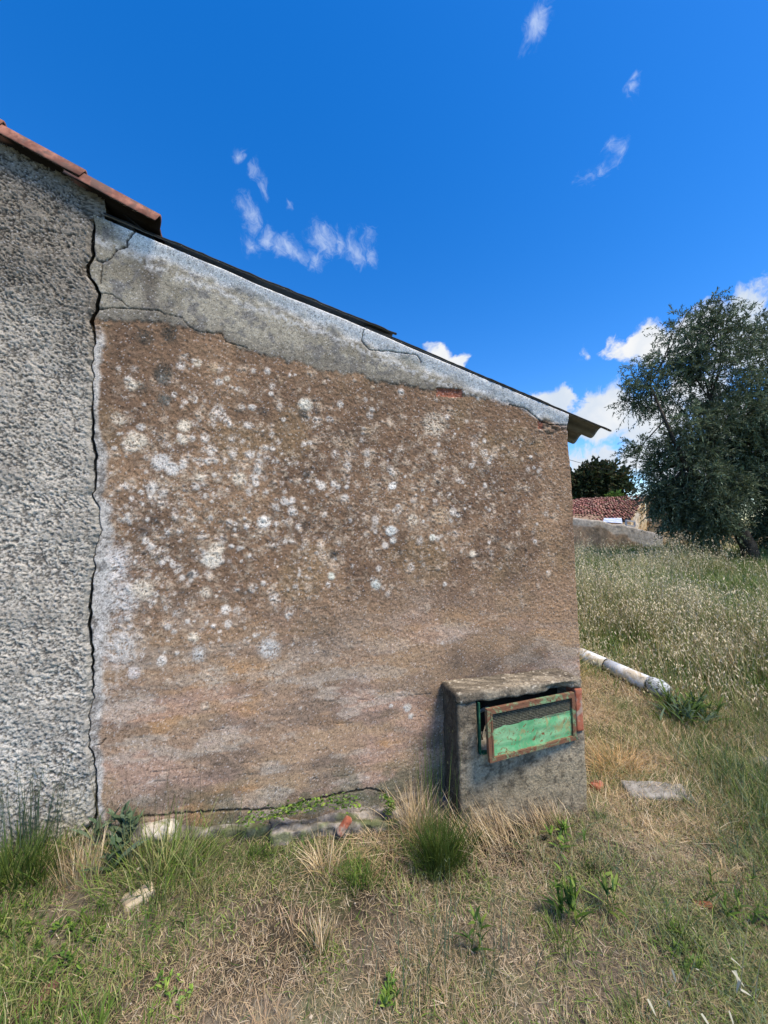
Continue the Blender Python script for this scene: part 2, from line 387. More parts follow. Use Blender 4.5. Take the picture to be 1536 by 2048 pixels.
for px, py, rx, rz, k in [(480, 1000, 330, 230, 1.), (850, 960, 300, 160, .9), (260, 1200, 90, 180, .7), (1000, 1080, 140, 120, .6)]:
    p = W(px, py); dm = np.maximum(dm, k*np.exp(-((x-p[0])/(rx/760*2.2))**2-((z-p[2])/(rz/760*2.1))**2))
mot = sstep(fbm(x+.02*finf, z, 26, 3, 55)+.12*(speck-.5), .52, .66)*sstep(speck, .38, .56)*dm
Cc = lerp(Cc, (.48, .41, .31), mot*.55)
mot = sstep(fbm(x, z, 20, 3, 56), .56, .68)*sstep(speck, .40, .60)*dm
Cc = lerp(Cc, (.075, .065, .058), mot*.6)
cnt = 0
while cnt < 2100:
    px, py = random.uniform(205, 1140), random.uniform(660, 1420)
    if random.random() > dens(px, py): continue
    p = W(px, py); cnt += 1
    r = random.choice((.008, .011, .013, .016, .019, .023, .028))*random.uniform(.8, 1.25)
    t = random.random(); left = px < 620
    c = WH if t < (.45 if left else .22) else (TN if t < .93 else DK)
    kq = random.uniform(.8, 1.1); c = tuple(q*kq for q in c)
    spot(p[0], p[2], r, c, random.uniform(.35, .95) if c[0] > .5 else random.uniform(.3, .7), random.uniform(.75, 1.2))
for px, py, rp, c, k in [(608, 808, 17, (.7, .7, .66), 1), (606, 826, 13, DK, .8), (368, 852, 14, WH, 1), (366, 880, 12, WH, .9), (322, 925, 18, (.62, .62, .64), 1), (345, 938, 16, (.66, .66, .68), 1), (478, 958, 16, WH, 1), (402, 955, 14, WH, .8),
        (425, 1120, 20, (.66, .64, .6), 1), (432, 1098, 16, WH, .9), (528, 1045, 13, (.72, .72, .72), 1), (782, 1062, 12, (.75, .78, .8), 1.2), (786, 1080, 9, (.7, .7, .7), 1), (785, 972, 9, (.75, .76, .78), 1.2), (865, 1075, 8, (.75, .78, .76), 1.2), (752, 1168, 14, (.6, .65, .66), 1), (664, 1152, 9, (.66, .7, .66), 1),
        (668, 1108, 10, DK, .9), (325, 745, 22, DK, .85), (328, 762, 16, (.16, .17, .17), .7), (290, 675, 22, DK, .75), (340, 668, 18, DK, .85), (348, 655, 12, DK, .8), (326, 800, 18, (.12, .13, .13), .8), (282, 772, 18, DK, .7), (262, 770, 14, WH, .8), (278, 768, 12, WH, .5),
        (380, 1150, 10, (.12, .13, .14), .9), (455, 758, 9, WH, 1), (395, 725, 10, WH, .8), (428, 735, 12, TN, .8), (564, 762, 12, TN, .5), (700, 885, 20, TN, .7), (735, 862, 16, TN, .7), (265, 885, 22, WH, .8), (235, 840, 18, WH, .7), (285, 880, 16, WH, .7), (250, 1195, 34, (.55, .55, .58), .8), (225, 1130, 34, (.6, .6, .64), .9),
        (268, 1345, 13, (.62, .58, .6), 1), (388, 1275, 13, WH, .8), (398, 1308, 22, (.55, .57, .6), .8), (540, 1298, 26, (.55, .57, .6), .75), (285, 1180, 24, WH, .8), (412, 1185, 18, WH, .8), (430, 1355, 36, (.5, .45, .4), .55), (545, 1352, 34, (.5, .45, .4), .5), (240, 1300, 34, (.55, .55, .57), .75),
        (815, 1415, 10, (.6, .6, .6), 1), (822, 1432, 8, (.6, .6, .6), .9), (782, 1412, 5, (.7, .7, .7), 1), (895, 1245, 14, TN, .5), (700, 1290, 14, WH, .25), (870, 850, 36, WH, .55), (880, 1030, 24, TN, .6), (825, 1040, 14, WH, .7), (945, 1108, 10, WH, .9)]:
    p = W(px, py); spot(p[0], p[2], rp/760*2.1*1.08, tuple(np.array(c)*(1.0, .96, .86)), k)
# dark stain around the cabinet and below the band
for px, py, rp, k in [(960, 1325, 90, .75), (1040, 1318, 90, .75), (900, 1340, 60, .6), (870, 1400, 45, .6), (865, 1480, 40, .55), (1110, 1320, 60, .5), (1020, 1150, 50, .35), (720, 870, 60, .35), (760, 800, 50, .4), (650, 1270, 90, .35), (870, 1560, 50, .6), (440, 1560, 50, .2)]:
    p = W(px, py); rr = np.hypot(x-p[0], (z-p[2])*1.2)/(rp/760*2.2)+(midf-.5)*.8
    Cc = lerp(Cc, (.080, .066, .052), sstep(-rr, -1.2, -.1)*k*.8*(.45+.8*finf))
# pale mortar smear beside the crack
dcr = x-crack_x(z)
wid = .030+.03*(fbm(z*0, z, 5, 3, 51)-.5)*2 + .06*np.exp(-((z-zb_(1190, 230))/.35)**2)*fbm(x*0+2, z, 9, 3, 53)*2
ms = sstep(-dcr, -wid*1.3, -wid*.6)*sstep(-z, -zb_(640, 200), -zb_(690, 200))
Cc = lerp(Cc, lerp((.20, .195, .18), (.56, .55, .51), sstep(fbm(x, z, 22, 4, 52)*.6+speck*.4, .36, .60)), ms*.85); h = h*(1-.6*ms)+ms*.003
ms2 = sstep(-dcr, -.28, -.02)*np.exp(-((z-zb_(1230, 230))/.42)**2)*sstep(fbm(x, z, 13, 4, 54), .42, .62)
Cc = lerp(Cc, (.55, .53, .50), ms2*.7*sstep(speck, .40, .58))
# cement band along the verge
BD = A([(190, 640), (300, 645), (350, 650), (380, 652), (400, 665), (444, 668), (455, 685), (500, 698), (570, 722), (650, 740), (716, 748), (751, 766), (822, 772), (869, 778), (923, 784), (962, 803), (1001, 795), (1044, 815), (1080, 838), (1135, 842)])
bz = np.interp(x, BD[:, 0], BD[:, 1]) + (fbm(x, x*0, 24, 3, 61)-.5)*.05
sd = z-bz+(finf-.5)*.018; band = sstep(sd+(midf-.5)*.03, -.012, .012)
bc = lerp((.23, .21, .16), (.36, .335, .265), sstep(fbm(x, z, 7, 5, 62), .35, .65))
bc = lerp(bc, (.15, .15, .15), sstep(fbm(x, z, 20, 4, 63), .55, .7)*.7)
edge = sstep(sd+(midf-.5)*.12, .13, .0); bc = lerp(bc, (.15, .135, .11), edge*.7)
p = W(300, 560); st = np.exp(-((x-p[0])/.045)**2)*sstep(z+.1*midf, zb_(640, 300), zb_(560, 300))*sstep(-z-.06*midf, -zb_(498, 300), -zb_(520, 300)); bc = lerp(bc, (.10, .085, .07), st*.75)
Cc = lerp(Cc, bc, band); h = h*(1-band*.55)+band*.002
dv = (vp[0]*x+vp[1]) - z                                     # distance under the verge
strip = sstep(-dv-(fbm(x, z, 14, 3, 65)-.5)*.08, -.115, -.045)*sstep(x, XL+.02, XL+.15)
Cc = lerp(Cc, lerp((.66, .67, .66), (.84, .85, .84), fbm(x, z, 16, 3, 66)), strip*.92); h = h*(1-.6*strip) - strip*.003 + .02*sstep(-dv, -.10, -.0)
rim = np.exp(-((dv-.13-(fbm(x, x*0, 12, 3, 67)-.5)*.05)/.022)**2)*band; Cc = lerp(Cc, (.58, .58, .56), rim*sstep(fbm(x, z, 60, 2, 68), .35, .6)*.7)
# exposed red brick patches
for pts in ([(873, 778), (880, 775), (905, 782), (922, 786), (926, 796), (890, 793)], [(1076, 842), (1084, 843), (1086, 860), (1078, 856)]):
    P = A(pts); c = P.mean(0); ext = (P.max(0)-P.min(0))/2
    m = (np.abs(x-c[0]) < ext[0]*(1+.3*(midf-.5))) & (np.abs(z-c[1]) < ext[1]*(.9+.5*(finf-.5)))
    Cc[m] = np.array((.27, .11, .07))*(.7+.6*finf[m][:, None]); h[m] -= .008
# rough brick courses at the corner top
p = W(1110, 860); m = np.exp(-((x-p[0])/.09)**2)*np.exp(-((z-p[2])/.045)**2); h += m*(fbm(x, z*2, 30, 2, 71)-.55)*.03; Cc = lerp(Cc, (.12, .09, .07), m*sstep(fbm(x, z*3, 20, 3, 72), .5, .6)*.8)
# cracks
CRK = [([(192, 519), (205, 525), (220, 518), (236, 498), (255, 494), (257, 482), (272, 468)], .0050), ([(205, 525), (201, 545), (199, 566)], .004), ([(202, 587), (225, 590), (241, 602), (257, 615)], .003),
       ([(199, 619), (223, 616), (262, 617), (311, 622)], .0040), ([(311, 622), (330, 628), (366, 634), (382, 652), (400, 663), (444, 667), (452, 683), (496, 696)], .0028),
       ([(728, 662), (724, 682), (740, 698), (783, 703), (833, 713), (841, 725)], .0034), ([(751, 766), (822, 772), (869, 778)], .0025), ([(1020, 808), (1050, 818), (1078, 838), (1100, 848), (1135, 850)], .004),
       ([(290, 1549), (345, 1541), (405, 1537), (440, 1532), (550, 1523)], .0022), ([(360, 1300), (480, 1293), (600, 1280)], .0012), ([(600, 1452), (700, 1445), (850, 1432)], .0016), ([(250, 1480), (330, 1470), (480, 1455)], .0021), ([(270, 1570), (380, 1556), (560, 1548), (700, 1530), (800, 1520)], .0021), ([(620, 1405), (720, 1400), (860, 1388)], .0020), ([(300, 1440), (420, 1420), (560, 1412)], .0020), ([(620, 1560), (720, 1548), (850, 1530)], .0022), ([(560, 1510), (650, 1500), (760, 1490)], .0016),
       ([(190, 1492), (200, 1488), (210, 1478)], .003), ([(560, 1618), (620, 1600), (680, 1588), (740, 1578), (770, 1586)], .006), ([(220, 1640), (300, 1632), (400, 1624), (560, 1618)], .005)]
for pts, wd in CRK:
    wd = wd*.60
    P = A(pts); d = seg_dist(x+(midf-.5)*.03, z+(finf-.5)*.012+(midf-.5)*.012, P); f = sstep(-d, -wd*2.0, -wd*.7); 
    if wd < .0016: f = f*sstep(fbm(x, z, 18, 3, 77), .42, .6)*.6
    Cc = lerp(Cc, (.02, .017, .014), f*min(1, wd/.0020)*.9); h = h - f*.006
# bright and dark grains
gr = rng.random(x.shape); Cc[gr > .972] = Cc[gr > .972]*.6+.30; Cc[gr < .06] *= .42
Cc *= (.45+1.1*speck[..., None])
h = h - .02*sstep(U, .994, 1.0)
V = np.stack([x.ravel(), (-h).ravel(), z.ravel()], 1); F = grid_faces(nu, nv)
# return the edges of the render back into the wall thickness
def skirt(idx, dy):
    global V, F, Cf
    b = len(V); n = len(idx); Vn = V[idx].copy(); Vn[:, 1] += dy; V = np.vstack([V, Vn]); Cf = np.vstack([Cf, Cf[idx]])
    q = np.arange(n-1); F = np.vstack([F, np.stack([idx[q], idx[q+1], b+q+1, b+q], 1)])
Cf = Cc.reshape(-1, 3); ids = np.arange(nu*nv).reshape(nv, nu)
skirt(ids[:, 0], .22); skirt(ids[:, -1], .22); skirt(ids[-1, :], .22)
shed = empty('lean_to_shed', (0.4, 0, 0)); tag(shed, 'brown lichen spotted lean-to shed with grey cement band and corrugated roof', 'shed')
child('gable_wall', np_mesh('gable_wall', V, F, Cf), M_render, shed)
# remaining walls of the shed
DB = 4.0
def prism(name, prof, y0, y1, matl, par, smooth=False):
    n = len(prof); V = [(a, y0, b) for a, b in prof]+[(a, y1, b) for a, b in prof]
    me = bpy.data.meshes.new(name); me.from_pydata(V, [], [tuple(range(n)), tuple(range(2*n-1, n-1, -1))]+[(i, i+n, (i+1) % n+n, (i+1) % n) for i in range(n)])
    return child(name, me, matl, par, smooth)
vz = lambda xx: vp[0]*xx+vp[1]
M_brownfar = simple('brown_plaster', (.20, .13, .08), (.30, .20, .12), 9, bs=.9, bd=.01)
prism('side_wall', [(XR-.2, -.4), (XR-.012, -.4), (XR-.012, vz(XR)-.01), (XR-.2, vz(XR-.2)-.01)], .21, DB, M_brownfar, shed)
prism('rear_wall', [(XL, -.4), (XR-.01, -.4), (XR-.01, vz(XR)-.01), (XL, vz(XL)-.01)], DB, DB+.2, M_brownfar, shed)
prism('gap_filler', [(XL-.08, -.4), (XL+.10, -.4), (XL+.10, vz(XL)-.03), (XL-.08, vz(XL)-.03)], .12, .2, M_dark, shed)
# corrugated roof sheets: waves across Y, slope along X
def sheet(name, xa, xb, lift_a, lift_b, y0, yb, matl, jag=0.0, seed=0):
    ny = int((yb-y0)/.011); xs = np.linspace(xa, xb, 60); ys = np.linspace(y0, yb, ny)
    Xs, Ys = np.meshgrid(xs, ys); t = (Xs-xa)/(xb-xa)
    zz = vz(Xs) + .030 + lift_a*(1-t)+lift_b*t + .024*np.cos((Ys-y0)*2*math.pi/.177+math.pi) 
    zz += (fbm(Xs, Ys, 4, 3, seed+81)-.5)*.006
    Ye = Ys + (fbm(Xs, Xs*0, 18, 3, seed+83)-.5)*jag*np.exp(-(Ys-y0)/.02)
    th = .009; top = np.stack([Xs.ravel(), Ye.ravel(), (zz+th).ravel()], 1); bot = top-[0, 0, th]
    n = len(top); f = grid_faces(60, ny); V = np.vstack([top, bot]); Fq = [f, f[:, ::-1]+n]
    idg = np.arange(n).reshape(ny, 60)
    for e in (idg[0, :], idg[-1, ::-1], idg[::-1, 0], idg[:, -1]):
        q = np.arange(len(e)-1); Fq.append(np.stack([e[q+1], e[q], e[q]+n, e[q+1]+n], 1))
    return child(name, np_mesh(name, V, np.vstack(Fq)), matl, shed)
def fibromat(t, p, o):
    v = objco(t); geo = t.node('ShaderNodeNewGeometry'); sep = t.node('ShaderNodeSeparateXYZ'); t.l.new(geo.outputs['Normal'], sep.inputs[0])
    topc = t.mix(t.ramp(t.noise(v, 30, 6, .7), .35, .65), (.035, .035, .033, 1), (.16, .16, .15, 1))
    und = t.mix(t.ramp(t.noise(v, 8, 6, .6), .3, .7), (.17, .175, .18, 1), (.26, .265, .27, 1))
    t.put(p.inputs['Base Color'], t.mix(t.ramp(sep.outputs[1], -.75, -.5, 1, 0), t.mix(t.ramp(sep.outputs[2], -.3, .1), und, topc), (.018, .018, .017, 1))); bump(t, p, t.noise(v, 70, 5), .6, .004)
M_fib = mat('weathered_sheet', fibromat)
xe = W(1228, 857, -.04)[0]; xm = W(795, 676, -.04)[0]
sheet('roof_sheet', xm-.18, xe, .0, -.004, -.020, DB+.3, M_fib, .012, 1)
sheet('roof_sheet', XL+.02, xm, .004, .030, -.026, DB+.3, M_fib, .022, 2)
bars('purlin', [((xx, .02, vz(xx)-.005), (xx, DB, vz(xx)-.005), .03, .012, (0, 0, 1)) for xx in (XR-.4, .6)], M_wood_shade, shed)
# foundation showing at the wall foot
def fcol(V):
    n = fbm(V[:, 0]+V[:, 1], V[:, 2]-V[:, 1], 15, 4, 91); c = lerp((.13, .125, .11), (.32, .30, .27), sstep(n, .35, .65))
    return lerp(c, (.10, .13, .04), sstep(fbm(V[:, 0], V[:, 1]*2+V[:, 2], 7, 3, 92), .5, .62)*.7)
M_found = attrmat('foundation', 60, .7, 1.3, .9, .01, 50)
a = W(560, 1640)[0]; b = W(905, 1600)[0]
def fwarp(V):
    zt = gz(V[:, 0], V[:, 1]*0)+.03; V = V.copy(); V[:, 2] = zt+V[:, 2]; V[:, 1] += (fbm(V[:, 0], V[:, 0]*0, 8, 3, 93)-.5)*.12; V[:, 2] += (fbm(V[:, 0], V[:, 1]*2, 6, 4, 94)-.5)*.07; return V
rough_box('foundation', (a-.05, -.10, -.30), (b, .02, .012), .010, .007, .020, M_found, shed, 12, 4, warp=fwarp, tint=fcol)
rough_box('foundation', (XL+.05, -.05, -.30), (a-.02, .02, .0), .010, .007, .020, M_found, shed, 12, 5, warp=fwarp, tint=fcol)

# ------------------------------------------------------------------ main house with rough grey render and tile roof
house = empty('old_house', (-2.0, 0, 0)); tag(house, 'old house with rough grey roughcast gable and red tile roof at far left', 'house')
hw = WXZ([(0, 262), (100, 335), (225, 405)]); hp = np.polyfit(hw[:, 0], hw[:, 1], 1)
hzf = lambda xx: hp[0]*xx+hp[1]+.012
print('house slope', hp, hw)
nz_, nfine = int(3.9/.0052), int(.75/.0052)
xs = np.concatenate([np.linspace(-6.0, XL-.75, 60)[:-1], np.linspace(XL-.75, XL, nfine)]); un = len(xs)
Xn, Vv = np.meshgrid(xs, np.linspace(0, 1, nz_)); ridge = -3.6
ztop = np.where(Xn > ridge, hzf(Xn), hzf(ridge)-(ridge-Xn)*abs(hp[0]))
z = -.45+Vv*(ztop+.45); cw = .010+.006*np.sin(z*7.)+.010*np.exp(-((z-zb_(640, 195))/.12)**2)
ex = crack_x(z)-cw
k = sstep(Xn, XL-.75, XL); x = Xn + (ex-XL)*k + np.where(z > vz(XL)-.02, .06+(fbm(z, z*0, 20, 2, 95)-.5)*.02, 0)*sstep(Xn, XL-.05, XL)
w1 = fbm(x+(fbm(x, z, 30, 2, 100)-.5)*.02, z*1.2+x*.4, 112, 2, 101); w2 = fbm(x, z, 170, 1, 102); w3 = fbm(x, z, 3, 4, 103); w4 = fbm(x, z, 14, 3, 104)
w5 = rng.random(x.shape); grain = np.clip(w1*.50+w2*.32+w5*.18, 0, 1)
flat = sstep(fbm(x, z, 5, 3, 105), .62, .75)*.5*sstep(-z, -1.2, -.4)
h = .014+(grain-.5)*.019*(1-flat)+(w3-.5)*.02+(w4-.5)*.008
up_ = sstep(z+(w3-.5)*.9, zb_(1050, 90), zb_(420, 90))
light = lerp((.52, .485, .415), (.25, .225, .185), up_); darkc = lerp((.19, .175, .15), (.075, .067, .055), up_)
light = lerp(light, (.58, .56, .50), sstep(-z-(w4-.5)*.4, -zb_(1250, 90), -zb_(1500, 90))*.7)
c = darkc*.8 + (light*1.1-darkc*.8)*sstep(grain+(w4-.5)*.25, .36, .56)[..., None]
c = lerp(c, (.16, .15, .13), sstep(w4*.5+w3*.5, .54, .66)*.4)
c = lerp(c, (.33, .31, .20), sstep(-z-(w3-.5)*.3, -zb_(1560, 90), -zb_(1680, 90))*.45)
d = x-(crack_x(z)-cw); c = lerp(c, (.30, .30, .27), sstep(d, -.035, -.005)*sstep(-z, -2.6, -2.0)*.6)
cr2 = seg_dist(x+(w4-.5)*.04, z+(w1-.5)*.02, A([(197, 1640), (165, 1668), (130, 1690), (60, 1712)])); f = sstep(-cr2, -.014, -.005); c = lerp(c, (.02, .02, .018), f); h -= f*.03
gr = rng.random(x.shape); c[gr > .975] = c[gr > .975]*.5+.32
h = h-.02*sstep(d, -.012, 0)*(z < vz(XL)-.02)
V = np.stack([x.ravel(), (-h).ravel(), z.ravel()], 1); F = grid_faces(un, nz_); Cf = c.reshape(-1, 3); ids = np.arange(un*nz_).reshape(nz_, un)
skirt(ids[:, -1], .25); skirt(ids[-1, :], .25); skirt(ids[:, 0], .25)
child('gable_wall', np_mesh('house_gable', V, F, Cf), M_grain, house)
M_greyfar = simple('grey_plaster', (.2, .2, .19), (.4, .39, .36), 30, bs=.9, bd=.01)
prism('side_wall', [(XL-.26, vz(XL)+.02), (XL-.06, vz(XL)+.02), (XL-.06, hzf(XL-.06)-.03), (XL-.26, hzf(XL-.26)-.03)], .25, 6, M_wood_shade, house)  # dark timber colour paints the eave's shade onto this wall
prism('side_wall', [(XL-.26, -.4), (XL-.02, -.4), (XL-.02, vz(XL)-.05), (XL-.26, vz(XL)-.05)], .25, 6, M_greyfar, house)
prism('rear_wall', [(-6, -.4), (XL-.05, -.4), (XL-.05, hzf(XL-.05)-.03), (ridge, hzf(ridge)-.03), (-6, hzf(-6+2*(ridge+6) - 0)-.5)], 6, 6.2, M_greyfar, house)
# tiles: courses along the slope, S profile across Y
tl = WXZ([(0, 252), (60, 287), (187, 363), (305, 434)], -.05); tp = np.polyfit(tl[:, 0], tl[:, 1], 1); print('tile', tp, tl)
EX = float(W(319, 452, -.06)[0]); slope = math.atan(-tp[0]); sl_v = np.array([-math.cos(slope), math.sin(slope)])   # up the slope
E0 = np.array([EX, tp[0]*EX+tp[1]]); nrm = np.array([math.sin(slope), math.cos(slope)])
Ltile = .375; print('tile course', Ltile)
def tile_profile(y):                       # height across the course; a roll of 9 cm then a pan of 12 cm
    t = (y % .21); return np.where(t < .10, .040*np.sin(np.pi*np.clip(t/.10+.08, 0, 1))**.8, -.006*np.sin(np.pi*(t-.10)/.11))
Vt, Ft, nV = [], [], 0
ncr = int((E0[0]-ridge)/math.cos(slope)/Ltile)+1
for cno in range(ncr):
    ys = np.arange(-.075, 3.2, .0105); ss = np.linspace(-.0, Ltile+.06, 5)
    wob = (random.random()-.5)*.012; yo = (random.random()-.5)*.008
    S, Yg = np.meshgrid(ss, ys); lift = .024*(1-S/(Ltile+.06))+.004+(vnoise(np.floor(Yg/.21)+cno*7., S*0+cno)-.5)*.008
    hh = tile_profile(Yg+.075+.030)+lift-.046; s0 = cno*Ltile
    hh = hh - .042*(Yg < -.070); px_ = E0[0]+(S+s0+wob)*sl_v[0]+hh*nrm[0]; pz_ = E0[1]+(S+s0+wob)*sl_v[1]+hh*nrm[1]
    yb = Yg+yo; top = np.stack([px_.ravel(), yb.ravel(), pz_.ravel()], 1); bot = top-np.array([nrm[0], 0, nrm[1]])*.014
    n = len(top); f = grid_faces(5, len(ys)); Vt += [top, bot]; Ft += [f+nV, f[:, ::-1]+nV+n]
    idg = np.arange(n).reshape(len(ys), 5)
    for e in (idg[0, :], idg[-1, ::-1], idg[::-1, 0], idg[:, -1]):
        q = np.arange(len(e)-1); Ft.append(np.stack([e[q+1], e[q], e[q]+n, e[q+1]+n], 1)+nV)
    nV += 2*n
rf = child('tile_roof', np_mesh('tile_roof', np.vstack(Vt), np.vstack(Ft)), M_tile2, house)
RZ = tp[0]*ridge+tp[1]
prism('tile_roof', [(ridge, RZ), (ridge, RZ-.05), (-6.3, RZ-.05-2.7*abs(tp[0])), (-6.3, RZ-2.7*abs(tp[0]))], -.06, 6.3, M_tile, house)
prism('tile_roof', [(ridge+.2, tp[0]*(ridge+.2)+tp[1]+.02), (ridge+.2, tp[0]*(ridge+.2)+tp[1]-.06), (EX-.1, tp[0]*(EX-.1)+tp[1]-.10), (EX-.1, tp[0]*(EX-.1)+tp[1]-.045)], 3.0, 6.3, M_tile, house)
bars('eave_board', [((E0[0]-.06, .02, E0[1]-.10), (E0[0]-.06, 3.1, E0[1]-.10), .012, .03, (0, 0, 1)), ((E0[0]-.3, .0, E0[1]+.02), (E0[0]-.3, 3.1, E0[1]+.02), .02, .03, (0, 0, 1))], M_wood_shade, house)
prism('soffit', [(XL-.1, hzf(XL-.1)+.005), (EX-.04, tp[0]*(EX-.04)+tp[1]-.085), (EX-.04, tp[0]*(EX-.04)+tp[1]-.075), (XL-.1, hzf(XL-.1)+.012)], .0, 3.1, M_dark, house)  # near-black colour stands in for the shade in the eave gap

# ------------------------------------------------------------------ meter cabinet
BXL, BXR, BP, BT = W(884, 1358)[0], W(1163, 1366, -.2)[0], -.20, W(1030, 1372, -.2)[2]
TB = W(1000, 1347)[2]
print('box', BXL, BXR, BT, TB)
cab = empty('meter_cabinet', ((BXL+BXR)/2, -.1, -.1)); tag(cab, 'squat grey concrete cabinet with crooked green metal door against the brown wall', 'cabinet')
OX0, OX1 = W(956, 1450, BP)[0], W(1149, 1430, BP)[0]; OZ0, OZ1 = W(960, 1507, BP)[2], W(957, 1404, BP)[2]
def ccol(V):
    n = fbm(V[:, 0]+V[:, 1]*1.7, V[:, 2]-V[:, 1]*.8, 22, 4, 111); n2 = fbm(V[:, 0]*1.2+V[:, 1], V[:, 2]+V[:, 1], 6, 4, 112)
    c = lerp((.17, .16, .14), (.38, .36, .31), sstep(n*.6+n2*.4, .35, .65))
    lo_ = sstep(-V[:, 2], -.35, -.2); c = lerp(c, (.26, .235, .17), lo_*.5)
    lc = sstep(fbm(V[:, 0]*1.6+3, V[:, 1]*1.6+V[:, 2]*.7+5, 34, 2, 113), .76, .80)*sstep(V[:, 2], .52, .6); c = lerp(c, (.62, .62, .58), lc)
    c = lerp(c, (.05, .048, .045), sstep(-V[:, 0], -BXL-.02, -BXL+.0)*.75)  # left face coloured darker: painted shade plus some dirt and lichen
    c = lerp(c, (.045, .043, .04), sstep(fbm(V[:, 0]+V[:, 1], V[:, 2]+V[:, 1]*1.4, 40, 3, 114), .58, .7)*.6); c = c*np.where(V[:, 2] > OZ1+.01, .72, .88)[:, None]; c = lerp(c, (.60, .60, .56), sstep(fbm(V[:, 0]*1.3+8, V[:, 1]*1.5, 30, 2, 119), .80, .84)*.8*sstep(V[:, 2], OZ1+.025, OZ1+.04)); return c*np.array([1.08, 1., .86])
M_cab = attrmat('cabinet_concrete', 90, .65, 1.35, .9, .008, 75)
def lidwarp(V):
    V = V.copy(); t = (V[:, 1]-BP)/(-BP); V[:, 2] += (TB-BT)*np.clip(t, 0, 1)*.9
    f = np.exp(-((V[:, 0]-(OX1-.09))/.07)**2)*sstep(-V[:, 1], -BP-.05, -BP)*sstep(-V[:, 2], -BT+.005, -BT+.03); V[:, 1] += f*.05; V[:, 2] += f*.012
    return V
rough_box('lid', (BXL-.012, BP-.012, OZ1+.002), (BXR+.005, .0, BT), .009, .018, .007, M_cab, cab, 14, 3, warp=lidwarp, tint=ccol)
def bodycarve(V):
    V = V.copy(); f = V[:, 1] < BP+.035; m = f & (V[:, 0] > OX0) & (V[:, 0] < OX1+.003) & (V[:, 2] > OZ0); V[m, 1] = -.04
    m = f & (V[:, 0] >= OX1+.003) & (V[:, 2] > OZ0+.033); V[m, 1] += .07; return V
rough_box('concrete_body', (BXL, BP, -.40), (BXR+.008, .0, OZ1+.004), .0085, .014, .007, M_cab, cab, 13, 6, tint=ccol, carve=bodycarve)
rough_box('brick', (OX1+.006, BP-.008, OZ0+.035), (BXR-.004, BP+.075, OZ1+.004), .008, .006, .003, M_brick, cab, 20, 9)
prism('painted_interior_shade', [(OX0, OZ0-.01), (OX1+.05, OZ0-.01), (OX1+.05, OZ1+.02), (OX0, OZ1+.02)], -.062, -.046, M_dark, cab)  # near-black sheet painting the shade inside the opening
u = (0, 1, 0); fy = BP-.004
bars('door_frame', [((OX0+.005, fy+.004, OZ0), (OX0+.005, fy+.004, OZ1), .004, .012, u), ((OX0+.016, fy, OZ0+.005), (OX1, fy, OZ0+.005), .005, .012, u)], simple('dark_green_paint', (.015, .08, .045), (.04, .15, .09), 30), cab)
tubes('gas_pipe', [([(OX0+.03, -.10, OZ0), (OX0+.032, -.11, OZ0+.08), (OX0+.05, -.10, OZ0+.16), (OX0+.12, -.08, OZ0+.17)], .011), ([(OX0+.06, -.13, OZ0+.01), (OX0+.045, -.15, OZ0+.06), (OX0+.09, -.12, OZ0+.10)], .006)], M_conc2, cab)
rough_box('rubble', (OX0+.01, -.19, OZ0-.01), (OX0+.14, -.05, OZ0+.035), .01, .012, .012, M_conc2, cab, 25, 12)
# door, swung open on its right edge
TLp, TRp, BRp, BLp = W(972, 1418, -.292), W(1146, 1384, -.215), W(1150, 1477, -.215), W(978, 1524, -.292)
ux = TRp-TLp; vv_ = BLp-TLp; nd = np.cross(vv_, ux); nd /= np.linalg.norm(nd)
if nd[1] > 0: nd = -nd
def dp(a_, b_, o_=0.0):
    top = TLp+(TRp-TLp)*a_; bot = BLp+(BRp-BLp)*a_; return top+(bot-top)*b_+nd*o_
door = empty('door', tuple(TRp)); door.parent = cab; door.location = Vector(TRp)-cab.location
e = .022
def doorbars(name, L, matl, hw, hh): return bars(name, [(p0, p1, hw, hh, nd) for p0, p1 in L], matl, door)
doorbars('door_leaf_frame', [(dp(0, .04), dp(1, .04)), (dp(0, .965), dp(1, .965)), (dp(.015, .07), dp(.015, .93)), (dp(.985, .07), dp(.985, .93))], M_rustgreen, .011, .010)
for k_ in (.2, .72): bars('hinge', [(dp(1.0, k_, .004), dp(1.0, k_+.1, .004), .005, .005, nd)], M_rust, door)
doorbars('door_leaf_frame', [(dp(.035, .08, .004), dp(.965, .08, .004)), (dp(.04, .1, .004), dp(.04, .9, .004))], M_rustgreen, .004, .009)
nx_, nz2 = 60, 24; Aa, Bb = np.meshgrid(np.linspace(.03, .97, nx_), np.linspace(.0, 1, nz2))
topb = .40+.05*(fbm(Aa[0], Aa[0]*0, 9, 3, 121)-.5)*2-.02*Aa[0]
Pn = np.array([dp(a_, topb[j]+(.94-topb[j])*b_, -.002+(fbm(np.array([a_]), np.array([b_]), 3, 3, 122)[0]-.5)*.010) for i, row in enumerate(Aa) for j, a_ in enumerate(row) for b_ in [Bb[i, j]]])
fp = grid_faces(nx_, nz2); child('door_panel', np_mesh('door_panel', Pn, fp), M_green, door)
wires = []
for i in range(12): b_ = .07+i*.031; wires.append((dp(.03, b_, -.003), dp(.97, b_-.004*math.sin(i), -.003), .0013, .0010, nd))
for j in range(64): a_ = .035+j*.0145; wires.append((dp(a_, .05, -.004), dp(a_+.002*math.sin(j*3), .43, -.004), .0010, .0010, nd))
bars('mesh_screen', wires, simple('wire', (.07, .08, .06), (.16, .16, .12), 90), door)

